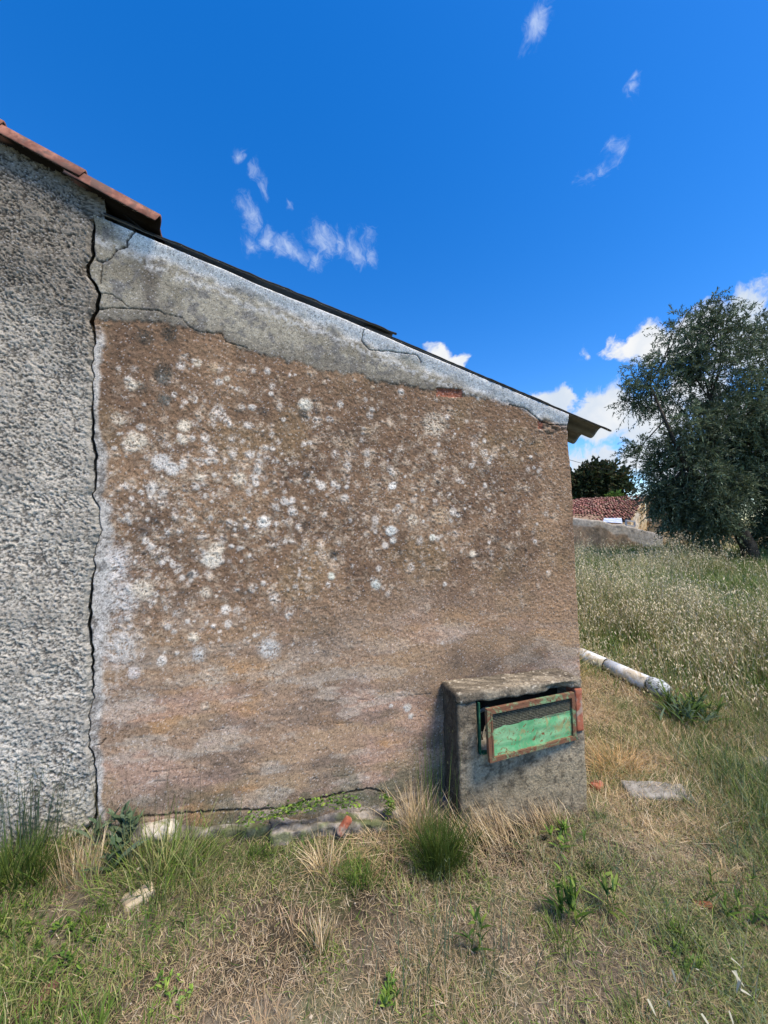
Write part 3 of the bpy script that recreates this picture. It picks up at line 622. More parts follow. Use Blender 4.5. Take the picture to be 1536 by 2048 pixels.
# ------------------------------------------------------------------ vegetation builders
STRAW = np.array([(.46, .36, .20), (.55, .45, .28), (.38, .29, .16), (.60, .52, .36), (.42, .31, .20), (.30, .23, .14)])
GREEN = np.array([(.085, .16, .025), (.13, .21, .035), (.06, .12, .025), (.17, .24, .05), (.11, .18, .05)])
BLUEG = np.array([(.10, .16, .09), (.13, .19, .12), (.08, .13, .07)])
DRYG = np.array([(.23, .26, .10), (.30, .32, .13), (.38, .36, .17), (.19, .23, .09)])
def pick(pal, n): return pal[rng.integers(0, len(pal), n)]*rng.uniform(.75, 1.25, (n, 1))
def blades(P, az, lean, L, Wd, bend, C, seg=3, azb=None):
    n = len(P); pos = P.astype(float).copy(); dh = np.stack([np.cos(az), np.sin(az), az*0], 1)
    tw = az+math.pi/2+rng.uniform(-.9, .9, n); sd = np.stack([np.cos(tw), np.sin(tw), az*0], 1)
    out = []
    for k in range(seg+1):
        t = k/seg; wk = Wd*(1-t)**.6*(.75+.5*min(t*3, 1))*.5 + .00015
        out += [pos-sd*wk[:, None], pos+sd*wk[:, None]]
        th = lean+bend*(t+.5/seg)
        if azb is not None:
            a2 = az+azb*(t+.3); dh = np.stack([np.cos(a2), np.sin(a2), a2*0], 1)
        pos = pos+(L/seg)[:, None]*(dh*np.sin(th)[:, None]+np.array([0, 0, 1.])*np.cos(th)[:, None])
    tip = pos - (L/seg)[:, None]*(dh*np.sin(th)[:, None]+np.array([0, 0, 1.])*np.cos(th)[:, None])
    Vb = np.stack(out, 1).reshape(-1, 3); m = 2*(seg+1); base = (np.arange(n)*m)[:, None]
    F = np.concatenate([base+np.array([2*k, 2*k+1, 2*k+3, 2*k+2]) for k in range(seg)], 0)
    return Vb, F, np.repeat(C, m, 0), tip, th
class Bag:
    def __init__(s): s.V, s.F, s.C, s.n = [], [], [], 0
    def add(s, r): s.V.append(r[0]); s.F.append(r[1]+s.n); s.C.append(r[2]); s.n += len(r[0]); return r
    def mesh(s, name): return np_mesh(name, np.vstack(s.V), np.vstack(s.F), np.vstack(s.C))
def onground(X, Y, dz=0.0): return np.stack([X, Y, gz(X, Y, True)+dz], 1)
XA = W(884, 1358)[0]
def free(X, Y, m=.0):          # not inside shed, house or cabinet
    ok = ~((Y > -.03) & (X < XR+.03)); ok &= ~((X > BXL-.02) & (X < BXR+.03) & (Y > BP-.03)); return ok

# short dry and green turf in the foreground ------------------------------------
def turf(name, n, xr_, yr_, pal, Lr, lean0, Wr, dfun, seg=2, label='', cat='grass', curl=1.2):
    X = rng.uniform(*xr_, n); Y = rng.uniform(*yr_, n); ok = free(X, Y) & (rng.random(n) < dfun(X, Y)); X, Y = X[ok], Y[ok]; n = len(X)
    b = Bag(); P = onground(X, Y, -.003)
    lean = np.clip(rng.normal(lean0, .35, n), 0, 1.62); L = rng.uniform(*Lr, n)*rng.uniform(.6, 1.2, n)
    P[:, 2] += np.where(lean > 1.3, rng.uniform(.0, .02, n), 0)
    b.add(blades(P, rng.uniform(0, 2*math.pi, n), lean, L, rng.uniform(*Wr, n), rng.uniform(-.3, curl, n), pick(pal, n), seg, rng.normal(0, .8, n)))
    o = child(name, b.mesh(name), M_blade); tag(o, label, cat, kind='stuff'); return o
patch = lambda X, Y, s, seed, a_, b_: sstep(fbm(X, Y, s, 3, seed), a_, b_)
FX, FY = (-3.6, 4.2), (-2.55, .0)
# greener at the left, drier in the middle
gleft = lambda X, Y: np.clip(sstep(-X, .1, .95)+.9*sstep(X, 1.7, 2.6)+.7*sstep(X, .4, 1.0)*sstep(-Y, .8, 1.4), 0, 1)
bare = lambda X, Y: sstep(np.exp(-((X+.05)/.42)**2-((Y+.95)/.28)**2)+.4*(fbm(X, Y, 5, 3, 131)-.5), .35, .8)
turf('dry_grass', 430000, FX, FY, STRAW*np.array([1.0, 1.02, 1.1]), (.02, .06), 1.2, (.0008, .0019), lambda X, Y: (.35+.65*patch(X, Y, 3, 132, .35, .6))*(1-.55*bare(X, Y))*(1-.35*gleft(X, Y)), 3, 'flattened straw coloured dry grass over the ground in front of the shed', curl=.6)
turf('dry_grass', 130000, FX, FY, STRAW*1.1, (.02, .07), .7, (.0009, .0019), lambda X, Y: patch(X, Y, 4, 133, .4, .65)*(1-.7*bare(X, Y)), 2, 'short upright dry grass stubble in front of the shed')
turf('green_grass', 340000, FX, FY, np.vstack([GREEN*1.2, DRYG]), (.03, .085), .75, (.0016, .0034), lambda X, Y: np.clip((.34+.66*gleft(X, Y))*(.10+.90*patch(X, Y, 3.5, 134, .38, .58))*(1-.8*bare(X, Y)), 0, 1), 3, 'patchy green grass mixed through the dry turf by the walls')
turf('green_grass', 150000, (-3.4, .2), (-2.4, -.05), np.vstack([GREEN*1.3, GREEN, DRYG]), (.035, .09), .7, (.0022, .0046), lambda X, Y: sstep(-X+.35*sstep(-Y, .9, 1.6), .35, 1.0)*(.3+.7*patch(X, Y, 4, 136, .35, .6))*sstep(-Y+.5*sstep(-X, .8, 1.1), .4, .8), 3, 'dense green turf at the lower left in front of the grey wall')
turf('dry_grass', 110000, (1.7, 4.2), (-.5, 1.7), STRAW*1.25, (.05, .16), 1.25, (.0016, .003), lambda X, Y: .3+.7*patch(X, Y, 4, 138, .35, .6), 3, 'matted straw between the cabinet and the fallen pipe')
turf('green_grass', 30000, (1.75, 4.2), (-.1, 2.4), np.vstack([GREEN, DRYG, DRYG]), (.06, .17), .6, (.0018, .0034), lambda X, Y: .05+.95*patch(X, Y, 3, 139, .42, .6), 3, 'green grass poking through the straw near the fallen pipe')
turf('wiry_grass', 120000, (.4, 4.2), (-2.4, .0), np.vstack([DRYG, BLUEG*1.2, DRYG*.8]), (.05, .13), 1.0, (.0011, .0022), lambda X, Y: sstep(X, .5, 1.9)*(.25+.75*patch(X, Y, 3, 137, .38, .6)), 4, 'tangled grey green wiry stems low over the right foreground')
# tall field grass to the right of the shed --------------------------------------
def field(n, pal, Lr, Wr, dfun, name, label, seg=3, heads=False, rmin=1.5, rmax=16, lean_s=.22, hp_=(.70, .62, .42)):
    a_ = rng.uniform(R(37), R(62), n); r_ = rmin+(rmax-rmin)*rng.random(n)**1.25
    X = CAM[0]+np.sin(a_)*r_; Y = CAM[1]+np.cos(a_)*r_
    ok = free(X, Y) & (rng.random(n) < dfun(X, Y)) & (Y > -1.3); X, Y, r_ = X[ok], Y[ok], r_[ok]; n = len(X); b = Bag()
    L = rng.uniform(*Lr, n)*(.35+.65*sstep(r_, 4.2, 6.0)); sc_ = 1+r_*.10
    az = rng.uniform(0, 2*math.pi, n)
    L = L*(.25+1.25*fbm(X, Y, 1.0, 3, 145)); rr = b.add(blades(onground(X, Y, -.01), az, np.abs(rng.normal(0, lean_s, n)), L, rng.uniform(*Wr, n)*sc_, rng.uniform(0, 1.1, n), pick(pal, n), seg))
    if heads:
        T = rr[3]
        for q in range(6):
            k = rng.random(n) < .6; off = rng.normal(0, .03, (n, 3)); off[:, 2] = -rng.uniform(0, .16, n)
            Ps = (T+off)[k]; m = len(Ps); cc = np.tile(np.array(hp_), (m, 1))*rng.uniform(.7, 1.2, (m, 1))
            b.add(blades(Ps, rng.uniform(0, 6.28, m), rng.uniform(1.9, 2.9, m), rng.uniform(.02, .036, m), rng.uniform(.004, .007, m)*sc_[k], rng.uniform(-.2, .3, m), cc, 2))
    o = child(name, b.mesh(name), M_blade); tag(o, label, 'grass', kind='stuff'); return o
tall = lambda X, Y: sstep(np.hypot(X-CAM[0], Y-CAM[1]), 4.0, 5.4)*np.where(Y < .2, .5, 1)
field(140000, np.vstack([GREEN*1.3, DRYG*1.35, DRYG*1.2, GREEN*1.1]), (.25, .60), (.003, .006), lambda X, Y: (.35+.65*patch(X, Y, 1.1, 141, .35, .6))*tall(X, Y), 'meadow_grass', 'tall green grass filling the field beside the shed')
field(23000, np.vstack([DRYG*1.3, DRYG*1.2, STRAW*1.1]), (.45, .92), (.0024, .0042), lambda X, Y: (.02+.98*patch(X, Y, 1.1, 142, .44, .60))*tall(X, Y)*(1-.7*sstep(Y, 6, 8)), 'wild_oats', 'pale seeding wild oats standing through the field grass', heads=True, rmin=3.0, rmax=11)
field(60000, np.vstack([DRYG, BLUEG*1.2, GREEN]), (.30, .55), (.0016, .003), lambda X, Y: (1-tall(X, Y))*.95*sstep(X+.6*np.clip(-Y, 0, 1), 2.2, 2.9)*(1-sstep(Y, .1, .5)*sstep(-X, -3.5, -3.1)), 'low_meadow_grass', 'tangled low wiry green grass to the right of the cabinet', rmin=1.7, rmax=5, lean_s=.9)

field(8000, STRAW*1.2, (.35, .8), (.003, .005), lambda X, Y: patch(X, Y, .8, 146, .42, .62)*(.2+.8*tall(X, Y)), 'dead_stalks', 'tangled dead straw stalks leaning through the field beside the pipe', rmin=3.4, rmax=9, lean_s=.75)
# scattered small clumps that break up the turf
def clumps(name, label, n, pal, L, per, dfun, w_=(.0014, .003), lean=.45):
    X0 = rng.uniform(-2.6, 3.6, n*3); Y0 = rng.uniform(-2.3, -.1, n*3); ok = free(X0, Y0) & (rng.random(n*3) < dfun(X0, Y0)); X0, Y0 = X0[ok][:n], Y0[ok][:n]
    X = np.repeat(X0, per)+rng.normal(0, .022, len(X0)*per); Y = np.repeat(Y0, per)+rng.normal(0, .02, len(X0)*per); ok = free(X, Y); az = np.arctan2(Y-np.repeat(Y0, per), X-np.repeat(X0, per))+rng.normal(0, .6, len(X))
    sz = np.repeat(rng.uniform(.5, 1.1, len(X0)), per)*L; cc = np.repeat(pick(pal, len(X0)), per, 0)*rng.uniform(.75, 1.25, (len(X), 1)); m = len(X)
    b = Bag(); b.add(blades(onground(X, Y, -.005)[ok], az[ok], np.abs(rng.normal(0, lean, m))[ok], (sz*rng.uniform(.5, 1, m))[ok], rng.uniform(*w_, m)[ok], rng.uniform(0, 1.2, m)[ok], cc[ok], 4))
    tag(child(name, b.mesh(name), M_blade), label, 'grass', kind='stuff')
clumps('green_tufts', 'small dark green tufts scattered through the turf', 260, GREEN*.75, .11, 46, lambda X, Y: (.12+.88*gleft(X, Y))*(1-.9*bare(X, Y))+.5*sstep(Y, -.45, -.2), (.0016, .0036))
clumps('straw_tufts', 'small pale straw tufts scattered through the turf', 200, STRAW*1.3, .12, 34, lambda X, Y: .25+.75*patch(X, Y, 2, 147, .4, .6))
# single clumps --------------------------------------------------------------------
def tuft(name, label, cat, px, py, n, L, spread, pal, lean=(.0, .6), Wd=(.0018, .0032), bend=(0., .8), at=None, seg=4, azr=(0, 6.283), heads=None, group=None):
    p = groundhit(px, py) if at is None else np.array(at, float)
    X = p[0]+rng.normal(0, spread, n); Y = p[1]+rng.normal(0, spread*.7, n); Y = np.where((X < XR+.02) & (Y > -.03), -.035, Y)
    inb = (X > BXL-.02) & (X < BXR+.02) & (Y > BP-.02); Y = np.where(inb, BP-.03, Y)
    b = Bag(); az = rng.uniform(*azr, n)
    if azr[1] > 6: az = np.where(rng.random(n) < .7, np.arctan2(Y-p[1]-1e-4, X-p[0])+rng.normal(0, .5, n), az)
    rr = b.add(blades(onground(X, Y, -.008), az, rng.uniform(*lean, n), rng.uniform(L*.5, L, n), rng.uniform(*Wd, n), rng.uniform(*bend, n), pick(pal, n), seg))
    if heads:
        hl, hwid, hc, hk = heads; T = rr[3]
        for q in range(hk):
            m = n; off = rng.normal(0, hl*.5, (m, 3)); off[:, 2] = -rng.uniform(0, hl*3, m)
            b.add(blades(T+off, rng.uniform(0, 6.28, m), rng.uniform(0.2, 2.6, m), rng.uniform(hl*.7, hl*1.2, m), rng.uniform(hwid*.7, hwid, m), rng.uniform(-.3, .3, m), np.tile(np.array(hc), (m, 1))*rng.uniform(.75, 1.2, (m, 1)), 2))
    V0 = np.vstack(b.V)-p; b.V = [V0]; me = b.mesh(name); me.materials.append(M_blade)
    o = bpy.data.objects.new(name, me); o.location = p; link(o); tag(o, label, cat, group); return o
def leafy(name, label, px, py, H, stems, leafL, leafW, pal, nl=10, spread=.03, at=None, droop=.9, stemw=.004, lean=.25):
    p = groundhit(px, py) if at is None else np.array(at, float)
    b = Bag()
    for s in range(stems):
        a0 = random.uniform(0, 6.28); bx = p[0]+random.gauss(0, spread); by = min(p[1]+random.gauss(0, spread), -.04 if p[0] < XR else 99)
        ln = random.uniform(0, lean); hh = H*random.uniform(.65, 1.05)
        bz_ = float(gz(bx, by))
        b.add(blades(np.array([[bx, by, bz_]]), np.array([a0]), np.array([ln]), np.array([hh]), np.array([stemw]), np.array([.1]), pick(pal, 1), 4))
        t = rng.uniform(.02, .85, nl); d = np.array([math.cos(a0)*math.sin(ln), math.sin(a0)*math.sin(ln), math.cos(ln)])
        Pl = np.array([bx, by, bz_])+t[:, None]*hh*d
        b.add(blades(Pl, rng.uniform(0, 6.28, nl), rng.uniform(.3, 1.0, nl), leafL*(1.1-t)*rng.uniform(.7, 1.2, nl), np.full(nl, leafW), rng.uniform(.2, droop, nl), pick(pal, nl), 4))
    V0 = np.vstack(b.V)-p; b.V = [V0]; me = b.mesh(name); me.materials.append(M_leaf)
    o = bpy.data.objects.new(name, me); o.location = p; link(o); tag(o, label, 'weed', kind='stuff' if name == 'low_weed' else None); return o
ST2 = STRAW*1.25
tuft('dry_grass_tuft', 'pale straw tuft fanning upward left of the green clump, against the wall foot', 'grass tuft', 835, 1665, 260, .27, .05, ST2, (.0, .7), (.0016, .003))
tuft('dry_grass_tuft', 'pale upright straw tuft under the grey wall at far left', 'grass tuft', 165, 1760, 170, .19, .035, ST2, (.0, .5), (.0016, .003), (0, .3))
tuft('dry_grass_tuft', 'dry straw tuft leaning over in front of the grey cabinet', 'grass tuft', 985, 1680, 240, .27, .09, ST2, (.1, .9), (.0014, .0028), azr=(1.6, 3.6))
tuft('dry_grass_tuft', 'sparse straw tuft before the right end of the cabinet base', 'grass tuft', 1095, 1655, 140, .2, .07, ST2, (.1, .8), (.0014, .0026), azr=(1.6, 3.6))
tuft('dry_grass_tuft', 'golden dry tuft spilling beside the brick end of the cabinet', 'grass tuft', 1235, 1545, 360, .24, .07, STRAW*np.array([1.25, 1.05, .75]), (.2, 1.2), (.0016, .003), (.2, 1.2))
tuft('dry_grass_tuft', 'thin straw tuft with curled stems under the red brick shard', 'grass tuft', 650, 1750, 110, .2, .03, ST2, (.0, .7), (.0016, .0028), (.2, 1.4))
tuft('dry_grass_tuft', 'small pale straw tuft alone in the middle of the turf', 'grass tuft', 645, 1900, 90, .14, .02, ST2, (.0, .5), (.0014, .0026))
tuft('dry_grass_tuft', 'flattened pale straw lying left of the fanned tuft', 'grass tuft', 760, 1690, 130, .2, .06, ST2, (1.0, 1.45), (.0014, .0026), (.0, .3))
tuft('dry_grass_tuft', 'matted straw heap behind the grey slab on the right', 'grass tuft', 1340, 1520, 420, .3, .2, ST2*np.array([1, .95, .9]), (1.0, 1.5), (.0018, .003), (.0, .2))
tuft('dried_weed', 'yellowed dry weed against the far corner of the brown wall', 'weed', 1180, 1250, 500, .55, .16, np.array([(.55, .42, .16), (.50, .42, .22), (.42, .30, .12)]), (.0, .6), (.004, .008), (.2, 1.2), at=(2.35, 1.3, float(gz(2.35, 1.3))))
tuft('grass_clump', 'tall feathery deep green clump at the cabinet corner', 'grass clump', 880, 1735, 700, .26, .045, GREEN*.62, (.0, .6), (.0016, .003), (0, .9))
tuft('grass_clump', 'thin tall grass stalks rising at the left foot of the cabinet', 'grass clump', 868, 1660, 36, .62, .06, GREEN, (.0, .16), (.0016, .0024), (0, .2), heads=(.012, .003, (.09, .10, .05), 2))
tuft('grass_clump', 'short bright green tuft below the red brick shard', 'grass clump', 715, 1765, 260, .13, .05, GREEN*1.2, (.0, .7), (.0018, .003), (0, .8))
tuft('grass_clump', 'broad green grass clump against the wall foot by the white stones', 'grass clump', 330, 1760, 520, .24, .13, np.vstack([GREEN, DRYG]), (.0, .8), (.002, .0042), (.1, 1.0))
tuft('grass_clump', 'dark green bushy grass at the left picture edge by the grey wall', 'grass clump', 30, 1760, 600, .20, .09, GREEN*.62, (.0, .7), (.002, .004), (.1, .9))
tuft('stalks', 'tall thin dark stalks in front of the grey wall at far left', 'stalks', 60, 1700, 60, .42, .06, BLUEG*.7, (.0, .2), (.0024, .0036), (0, .2), heads=(.02, .003, (.09, .11, .06), 4))
tuft('stalks', 'fine brown stalks rising before the brown wall near the crack', 'stalks', 300, 1690, 22, .50, .14, np.array([(.10, .09, .05), (.14, .12, .06)]), (.0, .25), (.0018, .0026), (0, .2), heads=(.012, .004, (.08, .06, .04), 1))
tuft('stalks', 'sparse fine stalks between the white stones and the red shard', 'stalks', 480, 1700, 12, .42, .10, np.array([(.12, .12, .06), (.14, .12, .06)]), (.1, .4), (.0016, .0024), (0, .2), heads=(.012, .004, (.08, .06, .04), 1))
tuft('stalks', 'wiry grey green chicory stalks low in the middle foreground', 'stalks', 835, 1960, 46, .30, .09, BLUEG*.9, (.0, .4), (.0018, .0028), (0, .4), heads=(.012, .003, (.12, .15, .09), 2))
tuft('stalks', 'wiry grey green stalks near the lower middle right edge of the dock weed', 'stalks', 1000, 1930, 30, .26, .06, BLUEG*.9, (.0, .4), (.0018, .0028), (0, .4), heads=(.012, .003, (.12, .15, .09), 2))
leafy('dock_weed', 'upright green dock weed with broad leaves right of centre foreground', 1135, 1850, .24, 5, .12, .012, GREEN*1.05, 10, .02)
leafy('dock_weed', 'narrow bright green weed just right of the larger dock', 1215, 1830, .18, 2, .10, .014, GREEN*1.1, 8, .01)
leafy('dock_weed', 'short green weed in the turf below the deep green clump', 958, 1900, .17, 2, .09, .012, GREEN*1.0, 8, .01)
leafy('thistle', 'grey green spiky thistle at the foot of the long crack', 235, 1690, .17, 9, .13, .022, BLUEG*1.0, 8, .05)
leafy('plantain', 'low green broad leaf plant at the end of the fallen pipe', 1385, 1445, .18, 34, .24, .016, np.vstack([GREEN*.8, BLUEG]), 6, .10, droop=1.2)
leafy('low_weed', 'low yellow green leafy weed in the left foreground', 340, 1990, .045, 12, .03, .008, GREEN*1.7, 6, .03)
leafy('low_weed', 'low fresh green weed at the bottom near the middle', 780, 2000, .05, 9, .04, .009, GREEN*1.4, 6, .03)
leafy('low_weed', 'dark green leafy weed low on the right', 1370, 1910, .05, 14, .04, .009, GREEN*1.1, 6, .05)
leafy('low_weed', 'bright green leafy weed before the cabinet right end', 1130, 1690, .10, 9, .08, .014, GREEN*1.3, 5, .06)
leafy('low_weed', 'dark green low weed at the lower left foreground', 130, 1900, .045, 26, .035, .009, GREEN*1.3, 6, .07)
leafy('low_weed', 'short green weed right of the wild oats bottom edge', 1500, 1850, .10, 14, .09, .010, GREEN*.9, 5, .08)
# ivy-like creeper on the foundation ledge
def creeper(name, label, pxs, n, dz=.0):
    b = Bag(); c = np.array(pxs, float); k = rng.integers(0, len(c)-1, n); t = rng.random(n)
    pp = c[k]+(c[k+1]-c[k])*t[:, None]
    Xc = np.array([W(q[0], q[1], -.07)[0] for q in pp])+rng.normal(0, .012, n); Zc = np.array([W(q[0], q[1], -.07)[2] for q in pp])+rng.normal(0, .014, n)
    P = np.stack([Xc, -.055-rng.uniform(0, .05, n), Zc], 1)
    b.add(blades(P, rng.uniform(-2.6, -.5, n), rng.uniform(.3, 1.5, n), rng.uniform(.014, .026, n), rng.uniform(.010, .016, n), rng.uniform(-.2, .8, n), pick(GREEN*1.5, n), 3))
    o = child(name, b.mesh(name), M_leaf); tag(o, label, 'creeper'); return o
creeper('creeper', 'small leafed green creeper along the crack at the wall foot', [(480, 1640), (560, 1622), (600, 1610), (650, 1600), (715, 1600)], 420)
creeper('creeper', 'yellow green creeper clump under the wall edge beside the pale straw tuft', [(765, 1590), (785, 1610), (770, 1625)], 120)
# big wild oats close to the lens at the lower right
def oats(name, label, stems):
    b = Bag(); hd = []
    p0 = groundhit(*stems[0][0])
    for (a_, b_, hgt) in stems:
        g0 = groundhit(*a_); d = ray(*b_); tip = CAM+d*hgt; n = 14; t = np.linspace(0, 1, n)[:, None]
        mid = (g0+tip)/2+np.array([0, 0, .03]); pts = (1-t)**2*g0+2*t*(1-t)*mid+t*t*tip
        side = np.cross(pts[-1]-pts[0], fw); side /= np.linalg.norm(side); wd = .0012
        Vs = np.stack([pts-side*wd, pts+side*wd], 1).reshape(-1, 3); Fs = np.stack([np.arange(n-1)*2, np.arange(n-1)*2+1, np.arange(n-1)*2+3, np.arange(n-1)*2+2], 1)
        b.add((Vs, Fs, np.tile((.42, .42, .26), (2*n, 1))))
        for q in range(3):
            tt = .86+.06*q; P = pts[min(n-1, int(tt*n))]+rng.normal(0, .012, 3)
            for s_ in range(1):
                b.add(blades(P[None], np.array([random.uniform(0, 6.28)]), np.array([random.uniform(1.8, 2.8)]), np.array([.017]), np.array([.0036]), np.array([.3]), np.array([[.46, .46, .35]]), 4))
    b.V = [np.vstack(b.V)-p0]; me = b.mesh(name); me.materials.append(M_blade); o = bpy.data.objects.new(name, me); o.location = p0; link(o); tag(o, label, 'wild oats'); return o
oats('wild_oat_plant', 'wild oat stems with large pale spikelets bowed over the bottom right corner', [((1500, 1830), (1480, 1985), .95), ((1520, 1760), (1400, 2010), 1.0), ((1530, 1900), (1510, 1990), .9), ((1480, 1800), (1310, 2000), 1.02), ((1400, 1800), (1300, 2030), 1.0)])

# ------------------------------------------------------------------ stones, shards, slab, pipe
def stone(name, label, cat, px, py, sx, sy, sz, matl, seed, rotz=0., at=None, tilt=None, rnd=None, up=.5, amp=.25):
    p = groundhit(px, py) if at is None else np.array(at, float)
    lo = (-sx/2, -sy/2, -sz*(1-up)); hi = (sx/2, sy/2, sz*up)
    o = rough_box(name, lo, hi, max(.006, min(sx, sz)/12), (rnd if rnd else min(sx, sy, sz)*.38), min(sx, sy, sz)*amp, matl, None, 1.6/min(sx, sz)*.5, seed)
    o.location = p; o.rotation_euler = (*(tilt or (0, 0)), rotz); tag(o, label, cat); return o
stone('stone', 'long whitish stone half buried at the wall foot', 'stone', 450, 1648, .27, .10, .10, M_stone, 21, -.05, up=.62)
stone('stone', 'small whitish stone left of the longer one at the wall foot', 'stone', 315, 1675, .16, .09, .09, M_stone, 22, .1, up=.6)
stone('stone', 'cream flat stone half hidden in grass in the left turf', 'stone', 275, 1800, .11, .07, .05, simple('cream_stone', (.40, .34, .24), (.52, .46, .34), 12), 23, .6)
stone('concrete_slab', 'flat broken grey concrete slab in the grass right of the cabinet', 'slab', 1315, 1590, .36, .15, .06, M_conc2, 25, -.35, up=.62, rnd=.02, amp=.12)
stone('stone', 'pale grey rock at the right picture edge', 'stone', 1530, 1535, .16, .12, .09, M_conc2, 26, .4)
stone('brick_shard', 'rounded red brick shard beside the cabinet foot', 'brick', 1193, 1580, .075, .06, .06, M_brick, 27, .5, up=.75, rnd=.012)
stone('brick_shard', 'slim red brick shard leaning on the grey foundation ledge', 'brick', 688, 1655, 0.030, .03, .085, M_brick, 28, .2, at=W(688, 1652, -.13), tilt=(0, .75), rnd=.008, up=.5)
stone('roof_tile_shard', 'long dark red tile fragment lying at the bottom left corner', 'tile shard', 62, 2012, .13, .040, .014, simple('old_tile', (.07, .035, .028), (.14, .075, .055), 25), 29, .85, up=.7, rnd=.006, amp=.2)
stone('rusty_shard', 'small rusty brown plate in the turf on the right', 'tile shard', 1405, 1812, .07, .03, .015, M_rust, 30, -.5, up=.9, rnd=.004)
stb = Bag()
n = 3500; Xs = rng.uniform(-2.5, 3.5, n); Ys = rng.uniform(-2.4, -.05, n); okk = free(Xs, Ys) & (rng.random(n) < .2+.8*bare(Xs, Ys)); Xs, Ys = Xs[okk], Ys[okk]; n = len(Xs)
P = onground(Xs, Ys); r = rng.uniform(.0015, .006, n)*np.where(rng.random(n) < .06, 1.8, 1)
octv = np.array([(1, 0, 0), (0, 1, 0), (-1, 0, 0), (0, -1, 0), (0, 0, .8), (0, 0, -.8)]); Vs = (P[:, None]+octv[None]*r[:, None, None]*rng.uniform(.6, 1.3, (n, 6, 1))).reshape(-1, 3)
tf = np.array([(0, 1, 4), (1, 2, 4), (2, 3, 4), (3, 0, 4), (1, 0, 5), (2, 1, 5), (3, 2, 5), (0, 3, 5)]); Fs = (np.arange(n)[:, None, None]*6+tf[None]).reshape(-1, 3)
tag(child('gravel', np_mesh('gravel', Vs, Fs, np.repeat(np.array([(.42, .38, .31)])*rng.uniform(.6, 1.5, (n, 1)), 6, 0)), attrmat('pebbles', 60, .9, 1.1, .1, .002, 60), smooth=False), 'small pale pebbles scattered over the bare soil', 'gravel', kind='stuff')

pA = groundhit(1168, 1328); pB = groundhit(1335, 1400); pA[2] += .09; pB[2] += .07; dAB = pB-pA; pO = pA-dAB*1.2; pO[2] = pA[2]+.06
pipe = empty('drain_pipe', tuple(pA)); tag(pipe, 'white fallen drain pipe lying in grass behind the shed corner', 'pipe')
pr = .068
cutp = lambda t: pA+dAB*t
tubes('pipe_length', [([pO, pA, cutp(.30)], pr), ], M_pipe, pipe, 24)
tubes('pipe_length', [([cutp(.315), cutp(.8)], pr*1.0)], M_pipe, pipe, 24)
tubes('joint_ring', [([cutp(.298), cutp(.318)], pr*.985)], M_dark, pipe, 24)
tubes('pipe_end', [([cutp(.80), cutp(.86), cutp(.93), cutp(1.0)], [pr*1.0, pr*1.12, pr*1.2, pr*.9])], simple('cracked_white', (.45, .50, .50), (.75, .8, .8), 35, bs=1, bd=.02, c3=(.12, .15, .1), s3=30), pipe, 24)

# ------------------------------------------------------------------ far walls and houses
def at_depth(px, py, D): d = ray(px, py); return CAM+d*(D/float(d @ fw))
def slabwall(name, pts_top, D0, D1, zb_, th, matl, label, cat='wall', tint=None):
    """wall whose top follows photo points; runs straight in plan from depth D0 to D1"""
    n = 60; a0 = at_depth(*pts_top[0], D0); a1 = at_depth(*pts_top[-1], D1); V = []
    pxs = [q[0] for q in pts_top]; pys = [q[1] for q in pts_top]; t = np.linspace(0, 1, n)
    base = a0[None]*(1-t[:, None])+a1[None]*t[:, None]
    rel = base-CAM; dep = rel @ fw; pxx = 768+FPX*(rel @ rt)/dep; pyy = np.interp(pxx, pxs, pys)
    zt = np.array([(CAM+ray(a_, b_)*np.hypot(*(q[:2]-CAM[:2]))/np.hypot(*ray(a_, b_)[:2]))[2] for a_, b_, q in zip(pxx, pyy, base)]) + (fbm(t*9, t*0, 2, 3, 151)-.5)*.06
    dr = (a1-a0)[:2]; dr /= np.linalg.norm(dr); pn = np.array([-dr[1], dr[0]]); pn = pn if pn @ (a0[:2]-CAM[:2]) > 0 else -pn
    nz = 34; K = np.linspace(0, 1, nz); front = []
    for k_ in K: front.append(np.column_stack([base[:, 0], base[:, 1], zb_+(zt-zb_)*k_]))
    Fv = np.vstack(front); Fv[:, :2] += pn*((fbm(Fv[:, 0]*1.3, Fv[:, 2], 3, 4, 152)-.5)*.06)[:, None]
    back = np.column_stack([base[:, 0]+pn[0]*th, base[:, 1]+pn[1]*th, zt]); back2 = back.copy(); back2[:, 2] = zb_
    V = np.vstack([Fv, back, back2]); F = grid_faces(n, nz+2)
    C = tint(V, np.concatenate([np.tile(zt, nz), zt, zt])-V[:, 2]) if tint else np.tile((.3, .3, .3), (len(V), 1))
    p = a0.copy(); p[2] = zb_; me = np_mesh(name, V-p, F, C); me.materials.append(matl); me.polygons.foreach_set('use_smooth', [True]*len(me.polygons))
    o = bpy.data.objects.new(name, me); o.location = p; link(o); tag(o, label, cat); return o
M_far = attrmat('far_wall', 9, .7, 1.3, 1, .03, 8)
def tgrey(V, d):
    n = fbm(V[:, 0]+V[:, 1], V[:, 2], 2.5, 4, 161); lim = .22+.35*sstep(V[:, 0]+V[:, 1]*.0, V[:, 0].mean(), V[:, 0].max())
    c = lerp((.34, .26, .19), (.22, .19, .155), sstep(n, .4, .65)); return lerp(c, (.42, .41, .39), sstep(-d-(n-.5)*.3, -lim-.05, -lim))
slabwall('boundary_wall', [(1100, 1030), (1152, 1036), (1200, 1040), (1222, 1048), (1250, 1050), (1275, 1058), (1300, 1064), (1325, 1072)], 11.4, 12.4, -.2, .25, M_far, 'low grey plastered wall stepping down across the field behind the shed', tint=tgrey)
